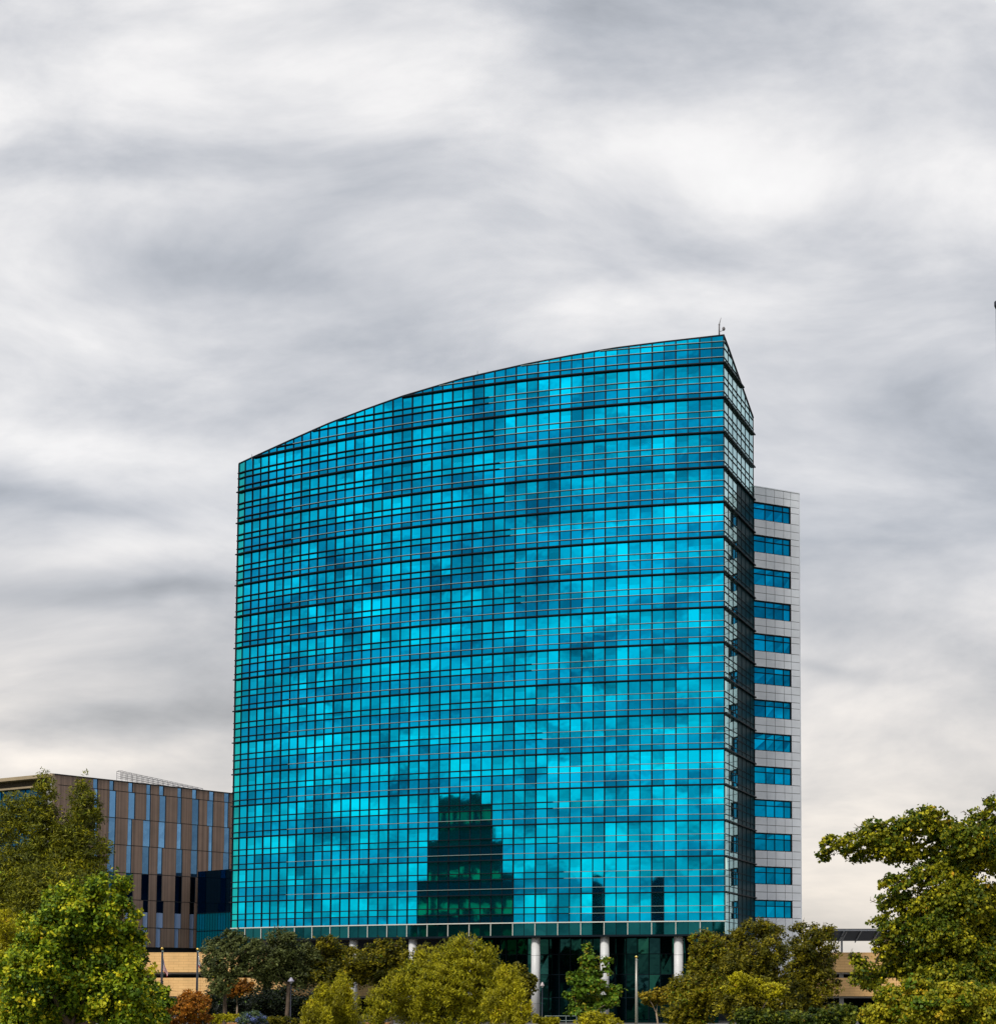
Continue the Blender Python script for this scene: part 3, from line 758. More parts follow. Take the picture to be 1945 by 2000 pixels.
# ------------------------------------------------------------------ vegetation
def leafmat():
    m = bpy.data.materials.new('leaf'); m.use_nodes = True; nt = m.node_tree; N = nt.nodes; L = nt.links; b = N['Principled BSDF']
    a = N.new('ShaderNodeAttribute'); a.attribute_name = 'tint'; L.new(a.outputs['Color'], b.inputs['Base Color'])
    b.inputs['Roughness'].default_value = .55; b.inputs['Specular IOR Level'].default_value = .25
    t = N.new('ShaderNodeBsdfTranslucent'); L.new(a.outputs['Color'], t.inputs['Color'])
    ms = N.new('ShaderNodeMixShader'); ms.inputs[0].default_value = .28; L.new(b.outputs[0], ms.inputs[1]); L.new(t.outputs[0], ms.inputs[2]); L.new(ms.outputs[0], N['Material Output'].inputs[0])
    return m
M['leaf'] = leafmat(); M['bark'] = mat('bark', (.11, .075, .05), .9, noise=(3, .3), bump=(12, .6)); M['barkpale'] = mat('pale_bark', (.30, .22, .15), .9, noise=(3, .3))
def leaves(C, R, n_cl, n_leaf, size, pal, style, flat=.75, carve=0.):
    """clumps scattered over ellipsoid lobes; returns leaf centres, axes and colours"""
    C = np.array(C); R = np.array(R)
    vol = (R[:,0]*R[:,2])**1.0; wgt = vol/vol.sum()
    li = RNG.choice(len(C), n_cl, p=wgt)
    d = RNG.normal(size=(n_cl,3)); d /= np.linalg.norm(d, axis=1)[:,None]
    rr = RNG.uniform(.15, 1.0, n_cl)**.45
    cc = C[li] + d*R[li]*rr[:,None]*.92
    cr = R[li].mean(axis=1) * RNG.uniform(.18, .42, n_cl)
    ccol = RNG.uniform(0, 1, n_cl)
    w = cr**2; w /= w.sum()
    k = RNG.choice(n_cl, n_leaf, p=w)
    off = RNG.normal(size=(n_leaf,3)); off[:,2] *= flat
    if style == 'upright': off *= [ .75, .75, 1.5]
    l = np.linalg.norm(off, axis=1)[:,None]; off = off/l*np.minimum(l, 2.1)
    P = cc[k] + off*cr[k][:,None]*.62
    nd = int(n_leaf*.16); lk = RNG.choice(len(C), nd, p=wgt); dd = RNG.normal(size=(nd,3)); dd /= np.linalg.norm(dd, axis=1)[:,None]
    P[:nd] = C[lk] + dd*R[lk]*(RNG.uniform(0,1,nd)**.42)[:,None]*(1.0 + .13*np.sin(7*dd[:,0]+3*dd[:,2]+lk) + .10*np.sin(15*dd[:,2]+lk*2))[:,None]
    li_k = li[k].copy(); li_k[:nd] = lk
    # open pockets between the sprays of foliage
    wl = float(np.median(R[:,0]))*.62; f = np.zeros(n_leaf)
    for q in range(7):
        kv = RNG.normal(size=3); kv *= 2*PI/wl/np.linalg.norm(kv)*RNG.uniform(.6, 1.9); f += np.sin(P@kv + RNG.uniform(0, 2*PI))
    keep = f > RNG.uniform(-.8, .3, n_leaf) + carve; keep |= RNG.uniform(0, 1, n_leaf) < .06
    P = P[keep]; k = k[keep]; li_k = li_k[keep]; n_leaf = len(P)
    out = P - C[li_k]; out /= (np.linalg.norm(out, axis=1)[:,None] + 1e-6)
    nrm = RNG.normal(size=(n_leaf,3))*.75 + out*.55 + [0,0,.55]; nrm /= np.linalg.norm(nrm, axis=1)[:,None]
    if style == 'upright': ax = out*.55 + [0,0,1.1] + RNG.normal(size=(n_leaf,3))*.35
    elif style == 'fine': ax = out*.7 + [0,0,.25] + RNG.normal(size=(n_leaf,3))*.7
    else: ax = out*.4 + [0,0,-.35] + RNG.normal(size=(n_leaf,3))*.8
    ax -= nrm*(ax*nrm).sum(1)[:,None]; ax /= (np.linalg.norm(ax, axis=1)[:,None] + 1e-6)
    sd_ = np.cross(nrm, ax)
    L_ = size[0]*RNG.uniform(.6, 1.35, n_leaf); W_ = size[1]*RNG.uniform(.6, 1.3, n_leaf)
    pal_c = np.array([p[:3] for p in pal]); pw = np.array([p[3] for p in pal]); cum = np.cumsum(pw/pw.sum())
    q = np.clip(.72*ccol[k] + .28*RNG.uniform(0,1,n_leaf) + RNG.normal(size=n_leaf)*.04, 0, .999)  # tone follows the clump, imitating patches of lit and dark leaves
    ci = np.searchsorted(cum, q)
    col = pal_c[ci]*np.array([2.45, 2.5, 2.2])*RNG.uniform(.7, 1.3, n_leaf)[:,None]
    return P, ax*L_[:,None], sd_*W_[:,None], nrm, col, cc, cr
def leafmesh(name, P, A, Sd, Nn, col, parent, broad):
    n = len(P)
    if broad:     # a folded five point blade
        v = np.stack([P - A*.5, P - A*.12 + Sd*.55 + Nn*.03, P + A*.25 + Sd*.34, P + A*.55, P + A*.25 - Sd*.34, P - A*.12 - Sd*.55 + Nn*.03], 1)
    else:
        v = np.stack([P - A*.5, P + Sd*.5, P + A*.5, P - Sd*.5], 1)
    k = v.shape[1]
    me = bpy.data.meshes.new(name); me.vertices.add(n*k); me.loops.add(n*k); me.polygons.add(n)
    L0 = world_loc(parent); me.vertices.foreach_set('co', (v.reshape(-1,3) - np.array(L0)).astype(np.float32).ravel())
    me.loops.foreach_set('vertex_index', np.arange(n*k, dtype=np.int32)); me.polygons.foreach_set('loop_start', np.arange(0, n*k, k, dtype=np.int32))
    me.update(calc_edges=True)
    at = me.color_attributes.new('tint', 'FLOAT_COLOR', 'POINT')
    c4 = np.ones((n, k, 4), np.float32); c4[:,:,:3] = np.clip(col, 0, 1)[:,None,:]; at.data.foreach_set('color', c4.ravel())
    me.materials.append(M['leaf']); o = bpy.data.objects.new(name, me); COL.objects.link(o); o.parent = parent
    return o
def plant(name, cat, label, D, lobes, n_leaf, size, pal, style='broad', trunk=None, tr=.16, group=None, n_cl=None, bark='bark', depth=.8, twigs=0, limbs=True, flat=.75, carve=0.):
    """lobes: (px, py, rx, ry[, depth offset]) of the crown as surveyed, turned into metres at distance D"""
    C = []; R = []
    for q, lb in enumerate(lobes):
        dz = lb[4] if len(lb) > 4 else RNG.uniform(-.9, .9) * lb[2]*D/3500
        p_ = un(lb[0], lb[1], D + dz); k = (D + dz)/3500
        C.append(p_); R.append((lb[2]*k, min(lb[2], lb[3]*1.4)*k*depth, lb[3]*k))
    C = np.array(C); R = np.array(R)
    bx = un(trunk, 1900, D)[0] if trunk is not None else float(np.average(C[:,0], weights=R[:,0]))
    t = empty(name, (bx, D, 0), label, cat, group)
    n_leaf = int(n_leaf*2.1); n_cl = n_cl or max(40, int(n_leaf/190))
    P, A, Sd, Nn, col, cc, cr = leaves(C, R, n_cl, n_leaf, size, pal, style, flat, carve)
    P[:,2] = np.maximum(P[:,2], .05)
    leafmesh('crown' if limbs else 'foliage', P, A, Sd, Nn, col, t, style == 'broad')
    if limbs:
        b = MB(); ztop = float(np.max(C[:,2])); zf = max(1.0, float(np.min(C[:,2] - R[:,2]*.4)))
        zf = min(zf, ztop*.5)
        base = np.array([bx, D, 0.]); fork = np.array([bx + RNG.uniform(-.2,.2), D, zf])
        b.tube([base, base + [0,0,.3], (base+fork)/2 + [.05,0,0], fork], [tr*1.5, tr*1.1, tr*.95, tr*.8], 9)
        done = []
        for i in np.argsort(np.linalg.norm(C - fork, axis=1)):
            e_ = C[i] + [0, 0, R[i][2]*.1]
            cand = [(np.linalg.norm(e_ - fork)*.8, fork - [0,0,.1], 1.0)] + [(np.linalg.norm(e_ - pe), pe, pr_) for pe, pr_ in done]
            dist_, s0_, r0_ = min(cand, key=lambda c_: c_[0]); r1_ = r0_*.62
            mid = s0_*.5 + e_*.5 + RNG.normal(size=3)*.07*dist_ + [0,0,.05*dist_]
            b.tube([s0_, s0_*.75 + mid*.25, mid, e_], [tr*.5*r0_, tr*.42*r0_, tr*.34*r0_, tr*.5*r1_*.8], 6)
            done.append((e_, r1_))
            near = np.argsort(np.linalg.norm((cc - C[i])/R[i], axis=1))[:7]
            for j in near:
                st = mid*.4 + e_*.6; b.tube([st, st*.5 + cc[j]*.5 + RNG.normal(size=3)*.05, cc[j]], [tr*.09, tr*.06, tr*.03], 4)
        for q in range(twigs):
            i = int(RNG.integers(len(C))); dd = RNG.normal(size=3); dd[2] = abs(dd[2])*.8 + .2; dd[1] *= .4; dd /= np.linalg.norm(dd)
            s0 = C[i] + dd*R[i]*.5; e_ = C[i] + dd*R[i]*RNG.uniform(1.05, 1.3); b.tube([s0, (s0+e_)/2 + RNG.normal(size=3)*.04, e_], [.018, .012, .006], 4)
            for w_ in range(3):
                f_ = RNG.uniform(.4, .95); m_ = s0*(1-f_) + e_*f_; b.tube([m_, m_ + (e_-s0)*.18 + RNG.normal(size=3)*.09], [.008, .004], 4)
        b.build('trunk', M[bark], t, smooth=True)
    return t
OLIVE = [(.018,.022,.003,.22),(.048,.052,.004,.30),(.10,.098,.005,.28),(.16,.14,.006,.14),(.13,.17,.010,.06)]
BRIGHT = [(.016,.034,.003,.20),(.045,.075,.004,.25),(.11,.14,.005,.25),(.22,.21,.008,.18),(.36,.31,.012,.09),(.30,.18,.008,.03)]
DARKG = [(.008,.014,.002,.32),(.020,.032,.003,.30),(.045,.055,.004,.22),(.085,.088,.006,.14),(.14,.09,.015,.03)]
GREYG = [(.014,.018,.007,.28),(.035,.042,.012,.30),(.066,.074,.024,.26),(.10,.108,.042,.12),(.11,.10,.008,.04)]
PALEO = [(.06,.055,.003,.15),(.11,.10,.004,.25),(.18,.16,.005,.32),(.25,.22,.007,.22),(.20,.12,.006,.06)]
RUSTY = [(.05,.022,.004,.25),(.12,.045,.005,.30),(.20,.075,.007,.25),(.10,.075,.006,.20)]
BROWNG = [(.016,.018,.002,.26),(.042,.040,.002,.26),(.088,.074,.003,.26),(.145,.118,.004,.14),(.045,.075,.004,.08)]
plant('tall_feathery_tree', 'tree', 'tall olive tree with fine feathery foliage in front of the brown building', 95,
  [(86,1535,20,34),(84,1575,34,44),(80,1610,40,40),(162,1540,18,34),(160,1575,32,40),(165,1610,36,44),(130,1630,36,40),(190,1590,12,20),(28,1580,34,40),(15,1620,36,50),(150,1670,50,55),(60,1690,60,50),(100,1670,60,55),(20,1720,50,60),(110,1760,90,70),(170,1730,45,50),(206,1655,17,26),(200,1680,14,14),(40,1820,80,80)],
  90000, (.24,.06), OLIVE, 'fine', trunk=105, tr=.28, twigs=6, carve=-.7)
plant('leafy_sycamore', 'tree', 'bright yellow green sycamore at the left with broad lit leaves', 62,
  [(222,1728,34,30),(175,1740,40,30),(115,1752,36,28),(165,1790,75,50),(235,1785,35,45),(90,1820,60,50),(220,1850,60,50),(262,1840,22,40),(150,1870,80,50),(60,1900,70,60),(180,1940,100,60),(90,1980,90,50),(265,1930,38,60),(250,1985,60,40)],
  80000, (.112,.112), BRIGHT, 'broad', trunk=150, tr=.2, twigs=4, carve=.45)
plant('willow_shrub', 'shrub', 'yellow olive willow shrub at the left picture edge', 78,
  [(10,1800,32,30),(15,1850,34,50),(5,1920,40,60),(20,1980,50,40)], 14000, (.2,.045), PALEO, 'fine', trunk=5, tr=.1)
plant('dark_leaved_tree', 'tree', 'dark leaved tree edge behind the sycamore beside the beige garage', 105,
  [(245,1870,32,30),(262,1890,26,36),(240,1910,40,30)], 9000, (.2,.12), DARKG, 'fine', trunk=240, tr=.14)
plant('small_shrub', 'shrub', 'small green shrub with bare twigs in front of the garage and flagpole', 74,
  [(308,1940,24,20),(296,1965,34,24),(330,1958,16,12),(290,1990,40,20)], 7000, (.13,.10), BRIGHT, 'broad', trunk=300, tr=.05, twigs=16)
plant('rusty_shrub', 'shrub', 'rusty orange shrub below the beige garage wall', 150,
  [(372,1960,32,22),(350,1975,34,18),(395,1965,18,18),(345,1995,40,14),(385,1990,34,16)], 9000, (.2,.12), RUSTY, 'fine', trunk=370, tr=.06, group=None)
plant('small_rusty_tree', 'tree', 'small red orange tree with a bare pale trunk and flat crown', 186,
  [(462,1920,22,9),(448,1930,18,10),(480,1928,18,10),(462,1935,28,11)], 7000, (.22,.14), RUSTY, 'fine', trunk=462, tr=.10, bark='barkpale')
plant('grey_green_tree', 'tree', 'grey green tree left of the tower beside the second flagpole', 176,
  [(452,1832,24,18),(430,1852,34,22),(478,1856,38,26),(412,1885,22,28),(445,1885,40,28),(500,1885,34,28),(430,1920,32,26)], 17000, (.30,.14), GREYG, 'fine', trunk=440, tr=.2)
plant('grey_green_tree', 'tree', 'grey green tree below the left end of the tower, right of its twin', 178,
  [(552,1835,34,20),(540,1860,40,24),(590,1865,40,28),(560,1895,50,28),(520,1900,30,30),(600,1905,34,26)], 17000, (.30,.14), GREYG, 'fine', trunk=560, tr=.2)
plant('dark_green_tree', 'tree', 'dark green tree with rusty tips under the tower skirt', 180,
  [(640,1840,26,16),(660,1862,34,22),(625,1875,30,26),(690,1875,34,24),(650,1905,44,30),(700,1905,36,28)], 15000, (.28,.16), BROWNG, 'fine', trunk=655, tr=.2)
plant('dark_green_tree', 'tree', 'dark green tree partly hidden by the big olive willow', 182,
  [(740,1852,28,16),(772,1848,26,16),(760,1875,40,26),(810,1868,34,20),(725,1885,34,28),(770,1905,50,30),(830,1850,16,12)], 15000, (.28,.16), BROWNG, 'fine', trunk=765, tr=.2)
plant('shade_backing', 'hedge', 'near black foliage added for the shade behind the small red orange tree', 193,
  [(420,1965,50,38),(500,1962,60,40),(570,1960,60,42),(640,1965,50,36)], 16000, (.3,.18), [(.004,.006,.004,.6),(.009,.013,.004,.3),(.03,.05,.006,.1)], 'fine', limbs=False)  # near-black leaf colours stand for the shade beneath the trees
plant('pale_conical_shrub', 'shrub', 'tall pale yellow green conical shrub, the pointed one', 120,
  [(666,1908,11,14),(668,1930,22,24),(668,1962,32,32),(672,1992,38,26)], 13000, (.26,.05), PALEO, 'upright', trunk=668, tr=.08)
plant('pale_conical_shrub', 'shrub', 'lower pale yellow green conical shrub left of the pointed one', 118,
  [(630,1935,14,16),(628,1958,24,26),(620,1990,32,30)], 10000, (.26,.05), PALEO, 'upright', trunk=626, tr=.08)
plant('olive_willow', 'tree', 'large olive willow with upswept foliage in front of the tower skirt', 110,
  [(908,1848,34,24),(885,1865,40,28),(935,1872,36,34),(848,1878,40,26),(900,1900,60,36),(815,1905,40,30),(960,1915,32,36),(860,1930,60,40),(775,1920,28,30),(750,1950,32,36),(930,1950,60,44),(820,1960,60,40),(880,1985,80,30),(740,1985,34,24)],
  52000, (.26,.06), [PALEO[0],PALEO[1],PALEO[2],(.16,.15,.005,.15),(.05,.06,.004,.25)], 'upright', trunk=865, tr=.22)
plant('olive_willow', 'tree', 'smaller olive willow leaning against the white column', 104,
  [(990,1905,22,26),(1000,1940,28,34),(975,1965,36,34),(1010,1980,30,26)], 16000, (.24,.055), PALEO, 'upright', trunk=990, tr=.1)
plant('young_maple', 'tree', 'young brownish maple between the olive willow and the white column', 140,
  [(1012,1895,16,14),(1028,1918,18,14),(1022,1940,18,14),(1042,1932,8,7)], 3600, (.22,.18), BROWNG, 'broad', trunk=1018, tr=.06)
plant('young_ash', 'tree', 'young green ash with open branches in front of the middle column', 138,
  [(1146,1852,11,14),(1150,1875,20,13),(1184,1878,13,11),(1150,1900,26,17),(1186,1898,12,8),(1120,1912,16,12),(1150,1928,34,18),(1200,1935,20,12),(1118,1945,20,10),(1160,1958,38,16),(1130,1975,28,12),(1195,1958,16,12)], 11000, (.24,.20), [BRIGHT[0],BRIGHT[1],(.06,.11,.01,.2),(.15,.13,.01,.2)], 'broad', trunk=1155, tr=.09)
plant('yellow_shrub', 'shrub', 'low yellow green shrub at the foot of the young ash', 120,
  [(1165,1990,34,12),(1140,1998,20,10),(1195,1998,22,10)], 5000, (.18,.10), PALEO, 'fine', limbs=False)
plant('yellow_shrub', 'shrub', 'low yellow shrub in front of the thin handrail', 122,
  [(1070,1997,24,9),(1048,1990,10,10)], 3000, (.18,.10), PALEO, 'fine', limbs=False)
plant('umbrella_tree', 'tree', 'small flat topped orange olive tree right of the bare flagpole', 165,
  [(1262,1945,18,9),(1290,1940,22,11),(1282,1955,28,11),(1305,1948,18,12)], 5000, (.24,.14), [(.09,.07,.006,.4),(.17,.12,.008,.4),(.05,.06,.006,.2)], 'fine', trunk=1285, tr=.09, bark='barkpale')
plant('brown_green_tree', 'tree', 'brown green tree covering the right column of the tower', 128,
  [(1376,1832,28,16),(1374,1858,30,22),(1405,1850,26,24),(1362,1890,26,28),(1395,1890,40,32),(1350,1935,50,36),(1400,1940,50,40),(1340,1985,50,30)], 30000, (.24,.11), BROWNG[1:]+[(.10,.09,.006,.15)], 'fine', trunk=1360, tr=.18, twigs=8)
plant('brown_green_tree', 'tree', 'brown green tree directly below the white annex', 124,
  [(1478,1808,30,18),(1500,1826,34,24),(1450,1840,34,28),(1500,1860,46,32),(1440,1885,44,34),(1490,1910,50,36),(1450,1955,56,38),(1520,1960,44,36)], 34000, (.24,.11), BROWNG, 'fine', trunk=1480, tr=.2, twigs=10)
plant('brown_green_tree', 'tree', 'brown green tree between the annex and the dark carport', 130,
  [(1560,1812,20,14),(1600,1822,32,20),(1575,1850,40,28),(1622,1858,22,24),(1585,1895,48,34),(1612,1925,30,28),(1560,1940,44,36),(1600,1985,60,26)], 30000, (.24,.11), BROWNG, 'fine', trunk=1585, tr=.18, twigs=8)
plant('golden_shrub', 'shrub', 'golden olive shrub in front of the brown green trees', 92,
  [(1450,1915,30,12),(1478,1925,34,14),(1510,1935,30,14),(1430,1930,22,12)], 9000, (.16,.08), PALEO, 'fine', trunk=1470, tr=.07)
plant('leafy_sycamore', 'tree', 'large yellow green sycamore at the right with a limb reaching left', 58,
  [(1818,1592,34,20),(1790,1610,44,26),(1750,1622,36,22),(1705,1632,42,28),(1740,1650,40,24),(1655,1648,34,20),(1618,1646,24,16),(1612,1670,20,14),(1680,1672,40,15),(1760,1660,60,26),(1840,1630,40,34),(1905,1600,22,24),(1940,1580,22,30),(1890,1640,50,36),(1940,1660,40,60),(1860,1690,60,40),(1800,1712,40,26),
   (1750,1728,34,18),(1740,1765,34,26),(1790,1770,50,34),(1870,1760,60,50),(1935,1780,50,60),(1715,1800,22,12),(1760,1815,56,24),(1840,1830,70,44),(1730,1850,34,22),(1920,1870,60,60),(1780,1880,66,36),(1850,1910,70,44),(1668,1872,18,12),(1690,1888,26,18),(1700,1915,38,22)],
  140000, (.096,.096), [BRIGHT[0],(.04,.055,.003,.25),(.10,.10,.004,.28),(.19,.17,.006,.18),(.32,.27,.010,.08),(.26,.14,.008,.04)], 'broad', trunk=1845, tr=.2, twigs=46, carve=.95)
plant('leafy_shrub', 'shrub', 'broad leaved olive shrub at the lower right corner', 50,
  [(1790,1925,34,20),(1750,1950,44,26),(1810,1965,50,34),(1880,1950,50,34),(1720,1985,50,26),(1930,1980,50,34),(1780,1995,60,20),(1850,1992,50,22),(1930,1950,34,24)], 26000, (.09,.09), [BRIGHT[1],(.10,.10,.004,.3),(.17,.15,.006,.3),(.24,.16,.008,.12)], 'broad', trunk=1810, tr=.1)
plant('leafy_shrub', 'shrub', 'dark olive shrub in front of the beige garage wall at the lower right', 84,
  [(1640,1985,44,22),(1600,1990,40,20),(1690,1995,40,12),(1550,1995,50,20),(1480,1992,60,20)], 9000, (.16,.12), DARKG, 'broad', trunk=1640, tr=.08)
plant('flowering_shrub', 'shrub', 'low shrub covered in blue flowers beside the small red orange tree', 172,
  [(492,1987,22,10),(510,1993,18,8),(474,1995,16,7)], 6000, (.14,.12), [(.04,.06,.04,.35),(.05,.07,.03,.3),(.07,.09,.22,.25),(.12,.14,.30,.1)], 'fine', limbs=False)
plant('low_hedge', 'hedge', 'low yellow green hedge left of the blue flowering shrub', 174,
  [(432,1990,28,8),(456,1988,18,8)], 4000, (.16,.12), PALEO, 'fine', limbs=False)
plant('low_hedge', 'hedge', 'low brownish hedge right of the blue flowering shrub', 172,
  [(545,1993,22,8),(570,1996,18,7)], 3500, (.16,.12), BROWNG, 'fine', limbs=False)
# ------------------------------------------------------------------ mirrored buildings across the plaza

# an office block and two added cypress shapes (stand-ins for slim dark reflections) that stand behind and to the left of the viewer; they show only as reflections in the front glazing
def mirror(px, py, t):
    for i in range(IC):
        x0, x1 = proj(*LINE[i], 20)[0], proj(*LINE[i+1], 20)[0]
        if x0 <= px <= x1:
            f = (px-x0)/(x1-x0)
            A_, B_ = LINE[i], LINE[i+1]; P_ = (A_[0]+(B_[0]-A_[0])*f, A_[1]+(B_[1]-A_[1])*f)
            na, nb_ = OFF[i], OFF[i+1]; n_ = (na[0]*(1-f)+nb_[0]*f, na[1]*(1-f)+nb_[1]*f); l_ = math.hypot(*n_); n_ = (n_[0]/l_, n_[1]/l_)
            dl = math.hypot(*P_); d_ = (P_[0]/dl, P_[1]/dl); dn = d_[0]*n_[0]+d_[1]*n_[1]; r_ = (d_[0]-2*dn*n_[0], d_[1]-2*dn*n_[1])
            zf = un(px, py, P_[1])[2]
            return (P_[0]+r_[0]*t, P_[1]+r_[1]*t, CH + (zf-CH)*(dl+t)/dl)
T_ = 150.
m0 = mirror(908, 1800, T_)
mb_ = empty('stepped_office_block', (m0[0], m0[1], 0), 'dark stepped brick office block seen mirrored in the lower middle of the glass front', 'office building')
M['mbrick'] = mat('dark_brick', (.09, .055, .03), .9, noise=(.3, .2)); M['mwin'] = mat('green_window', (.12, .80, .26), .6)
for (pa, pb, ytop, dep) in ((855, 960, 1560, 0.), (835, 980, 1640, 2.5), (818, 1000, 1715, 5.)):
    a_ = mirror(pa, ytop, T_ - dep); b_ = mirror(pb, ytop, T_ - dep); zt_ = mirror((pa+pb)/2, ytop, T_ - dep)[2]
    ln = math.hypot(b_[0]-a_[0], b_[1]-a_[1]); dd = ((b_[0]-a_[0])/ln, (b_[1]-a_[1])/ln); nn_ = (dd[1], -dd[0])
    if nn_[0]*(LINE[24][0]-a_[0]) + nn_[1]*(LINE[24][1]-a_[1]) < 0: nn_ = (-nn_[0], -nn_[1])
    q_ = lambda s_, d2: (a_[0]+dd[0]*s_+nn_[0]*d2, a_[1]+dd[1]*s_+nn_[1]*d2)
    bx_ = MB(); bx_.hexa([q_(0,0), q_(ln,0), q_(ln,-14), q_(0,-14)], 0, zt_); bx_.build('wall', M['mbrick'], mb_)
    for zz in np.arange(6.0, zt_ - 3.4, 6.2):
        for j in range(int(ln/3.2)):
            s0 = ln*(j+.2)/int(ln/3.2); s1 = ln*(j+.8)/int(ln/3.2)
            w_ = MB(); w_.hexa([q_(s0,.03), q_(s1,.03), q_(s1,-.02), q_(s0,-.02)], zz, zz+2.9); w_.build('window', M['mwin'], mb_)
for pxm in (1166, 1285):  # unseen leaf columns added to give two slim dark reflections
    m1 = mirror(pxm, 1718, 120.); hgt = m1[2]; t = empty('mirror_stand_in', (m1[0], m1[1], 0), 'added slim dark shape for a reflection low in the glass front, the %s one' % ('left' if pxm < 1200 else 'right'), 'tree', 'added mirror shapes')
    n_ = 16000; hh = RNG.uniform(0,1,n_); rad = 2.1*np.clip((1-hh)*16,0,1)**.5*RNG.uniform(.3,1,n_)**.5 + .15; an_ = RNG.uniform(0,2*PI,n_)
    P_ = np.stack([m1[0]+rad*np.cos(an_), m1[1]+rad*np.sin(an_), .8+hh*(hgt-.8)], 1); nr = np.stack([np.cos(an_), np.sin(an_), np.full(n_,.3)], 1); nr /= np.linalg.norm(nr,axis=1)[:,None]
    ax_ = np.tile([0.,0.,.7],(n_,1)); ax_ -= nr*(ax_*nr).sum(1)[:,None]; sd2 = np.cross(nr, ax_)*.5
    leafmesh('crown', P_, ax_, sd2, nr, np.tile([.012,.02,.006],(n_,1))*RNG.uniform(.5,1.5,(n_,1)), t, False)
    b = MB(); b.tube([(m1[0],m1[1],0),(m1[0],m1[1],hgt*.6)],[.2,.05],6); b.build('trunk', M['bark'], t)
# ------------------------------------------------------------------ light
SUN_EL, SUN_AZ = math.radians(44), math.radians(208)     # azimuth clockwise from +Y: behind and left of the camera
sd = (math.sin(SUN_AZ)*math.cos(SUN_EL), math.cos(SUN_AZ)*math.cos(SUN_EL), math.sin(SUN_EL))
sl = bpy.data.lights.new('sun', 'SUN'); sl.energy = 2.4; sl.angle = math.radians(10); sl.color = (1, .95, .87)
so_ = bpy.data.objects.new('sun', sl); COL.objects.link(so_)
so_.rotation_euler = __import__('mathutils').Vector(sd).to_track_quat('Z', 'Y').to_euler()
# ------------------------------------------------------------------ sky: overcast cloud deck over a Nishita sky
w = bpy.data.worlds.new('World'); S.world = w; w.use_nodes = True; nt = w.node_tree; N = nt.nodes; L = nt.links
bg = N['Background']; bg.inputs['Strength'].default_value = .1
sky = N.new('ShaderNodeTexSky'); sky.sky_type = 'NISHITA'; sky.sun_disc = False; sky.sun_elevation = SUN_EL; sky.sun_rotation = SUN_AZ
tc = N.new('ShaderNodeTexCoord'); sx = N.new('ShaderNodeSeparateXYZ'); L.new(tc.outputs['Generated'], sx.inputs[0])
def mth(op, a_, b_=None, c_=None, clamp=False):
    n = N.new('ShaderNodeMath'); n.operation = op; n.use_clamp = clamp
    for i, v in enumerate((a_, b_, c_)):
        if v is None: continue
        if isinstance(v, (int, float)): n.inputs[i].default_value = v
        else: L.new(v, n.inputs[i])
    return n.outputs[0]
X, Y, Z = sx.outputs
zz = mth('ADD', mth('MAXIMUM', Z, 0.0), .20)
p = N.new('ShaderNodeCombineXYZ'); L.new(mth('DIVIDE', X, zz), p.inputs[0]); L.new(mth('DIVIDE', Y, zz), p.inputs[1]); p.inputs[2].default_value = 3.7
def noise(vec, scale, det=5, rough=.5, dist=0.):
    n = N.new('ShaderNodeTexNoise'); n.inputs['Scale'].default_value = scale; n.inputs['Detail'].default_value = det; n.inputs['Roughness'].default_value = rough; n.inputs['Distortion'].default_value = dist
    L.new(vec, n.inputs['Vector']); return n
n1 = noise(p.outputs[0], 1.1, 7, .54, .25)
ym = mth('MAXIMUM', Y, .05)
nw = noise(p.outputs[0], 1.6, 4, .5)
nwc = N.new('ShaderNodeSeparateColor'); L.new(nw.outputs['Color'], nwc.inputs[0])
u = mth('ADD', mth('DIVIDE', X, ym), mth('MULTIPLY', mth('SUBTRACT', nwc.outputs[0], .5), .16))
v = mth('ADD', mth('DIVIDE', Z, ym), mth('MULTIPLY', mth('SUBTRACT', nwc.outputs[1], .5), .07))
#  cloud masses: place on the dome, size, strength, slant
BL = [(130,120,330,95,.20),(700,130,300,110,.10),(1000,30,160,60,.14),(1590,290,200,80,.36),(1890,250,150,150,.2),(1330,190,160,60,.16),
      (110,275,230,40,-.22),(620,520,260,50,-.26),(880,430,230,90,-.18),(250,640,420,160,-.10),(1400,470,180,45,-.12),(1180,560,260,50,.12),
      (1750,760,260,170,-.16),(160,850,330,40,.30),(90,960,220,32,-.34),(160,1060,280,26,.22),(220,1150,260,26,-.32),(80,1400,260,22,-.28),(250,1450,260,34,.22),(1680,1290,110,16,-.26),(1800,1180,250,40,.15),(1750,1700,400,60,.22)]
uvs = N.new('ShaderNodeCombineXYZ'); L.new(mth('DIVIDE', X, ym), uvs.inputs[0]); L.new(mth('MULTIPLY', mth('DIVIDE', Z, ym), 2.1), uvs.inputs[1]); n2 = noise(uvs.outputs[0], 4.6, 9, .57, .35)
uv = N.new('ShaderNodeCombineXYZ'); L.new(u, uv.inputs[0]); L.new(v, uv.inputs[1])
acc = None
for (bx, by, rx, ry, amp) in BL:
    cu, cv = (bx-1316)/3500., (1931-by)/3500.; kx, ky = 3500./rx, 3500./ry
    va = N.new('ShaderNodeVectorMath'); va.operation = 'MULTIPLY_ADD'; L.new(uv.outputs[0], va.inputs[0]); va.inputs[1].default_value = (kx, ky, 0); va.inputs[2].default_value = (-cu*kx, -cv*ky, 0)
    vd_ = N.new('ShaderNodeVectorMath'); vd_.operation = 'DOT_PRODUCT'; L.new(va.outputs[0], vd_.inputs[0]); L.new(va.outputs[0], vd_.inputs[1])
    g_ = mth('POWER', math.exp(-.7), vd_.outputs['Value'])
    acc = mth('MULTIPLY_ADD', g_, amp, acc if acc is not None else 0.0)
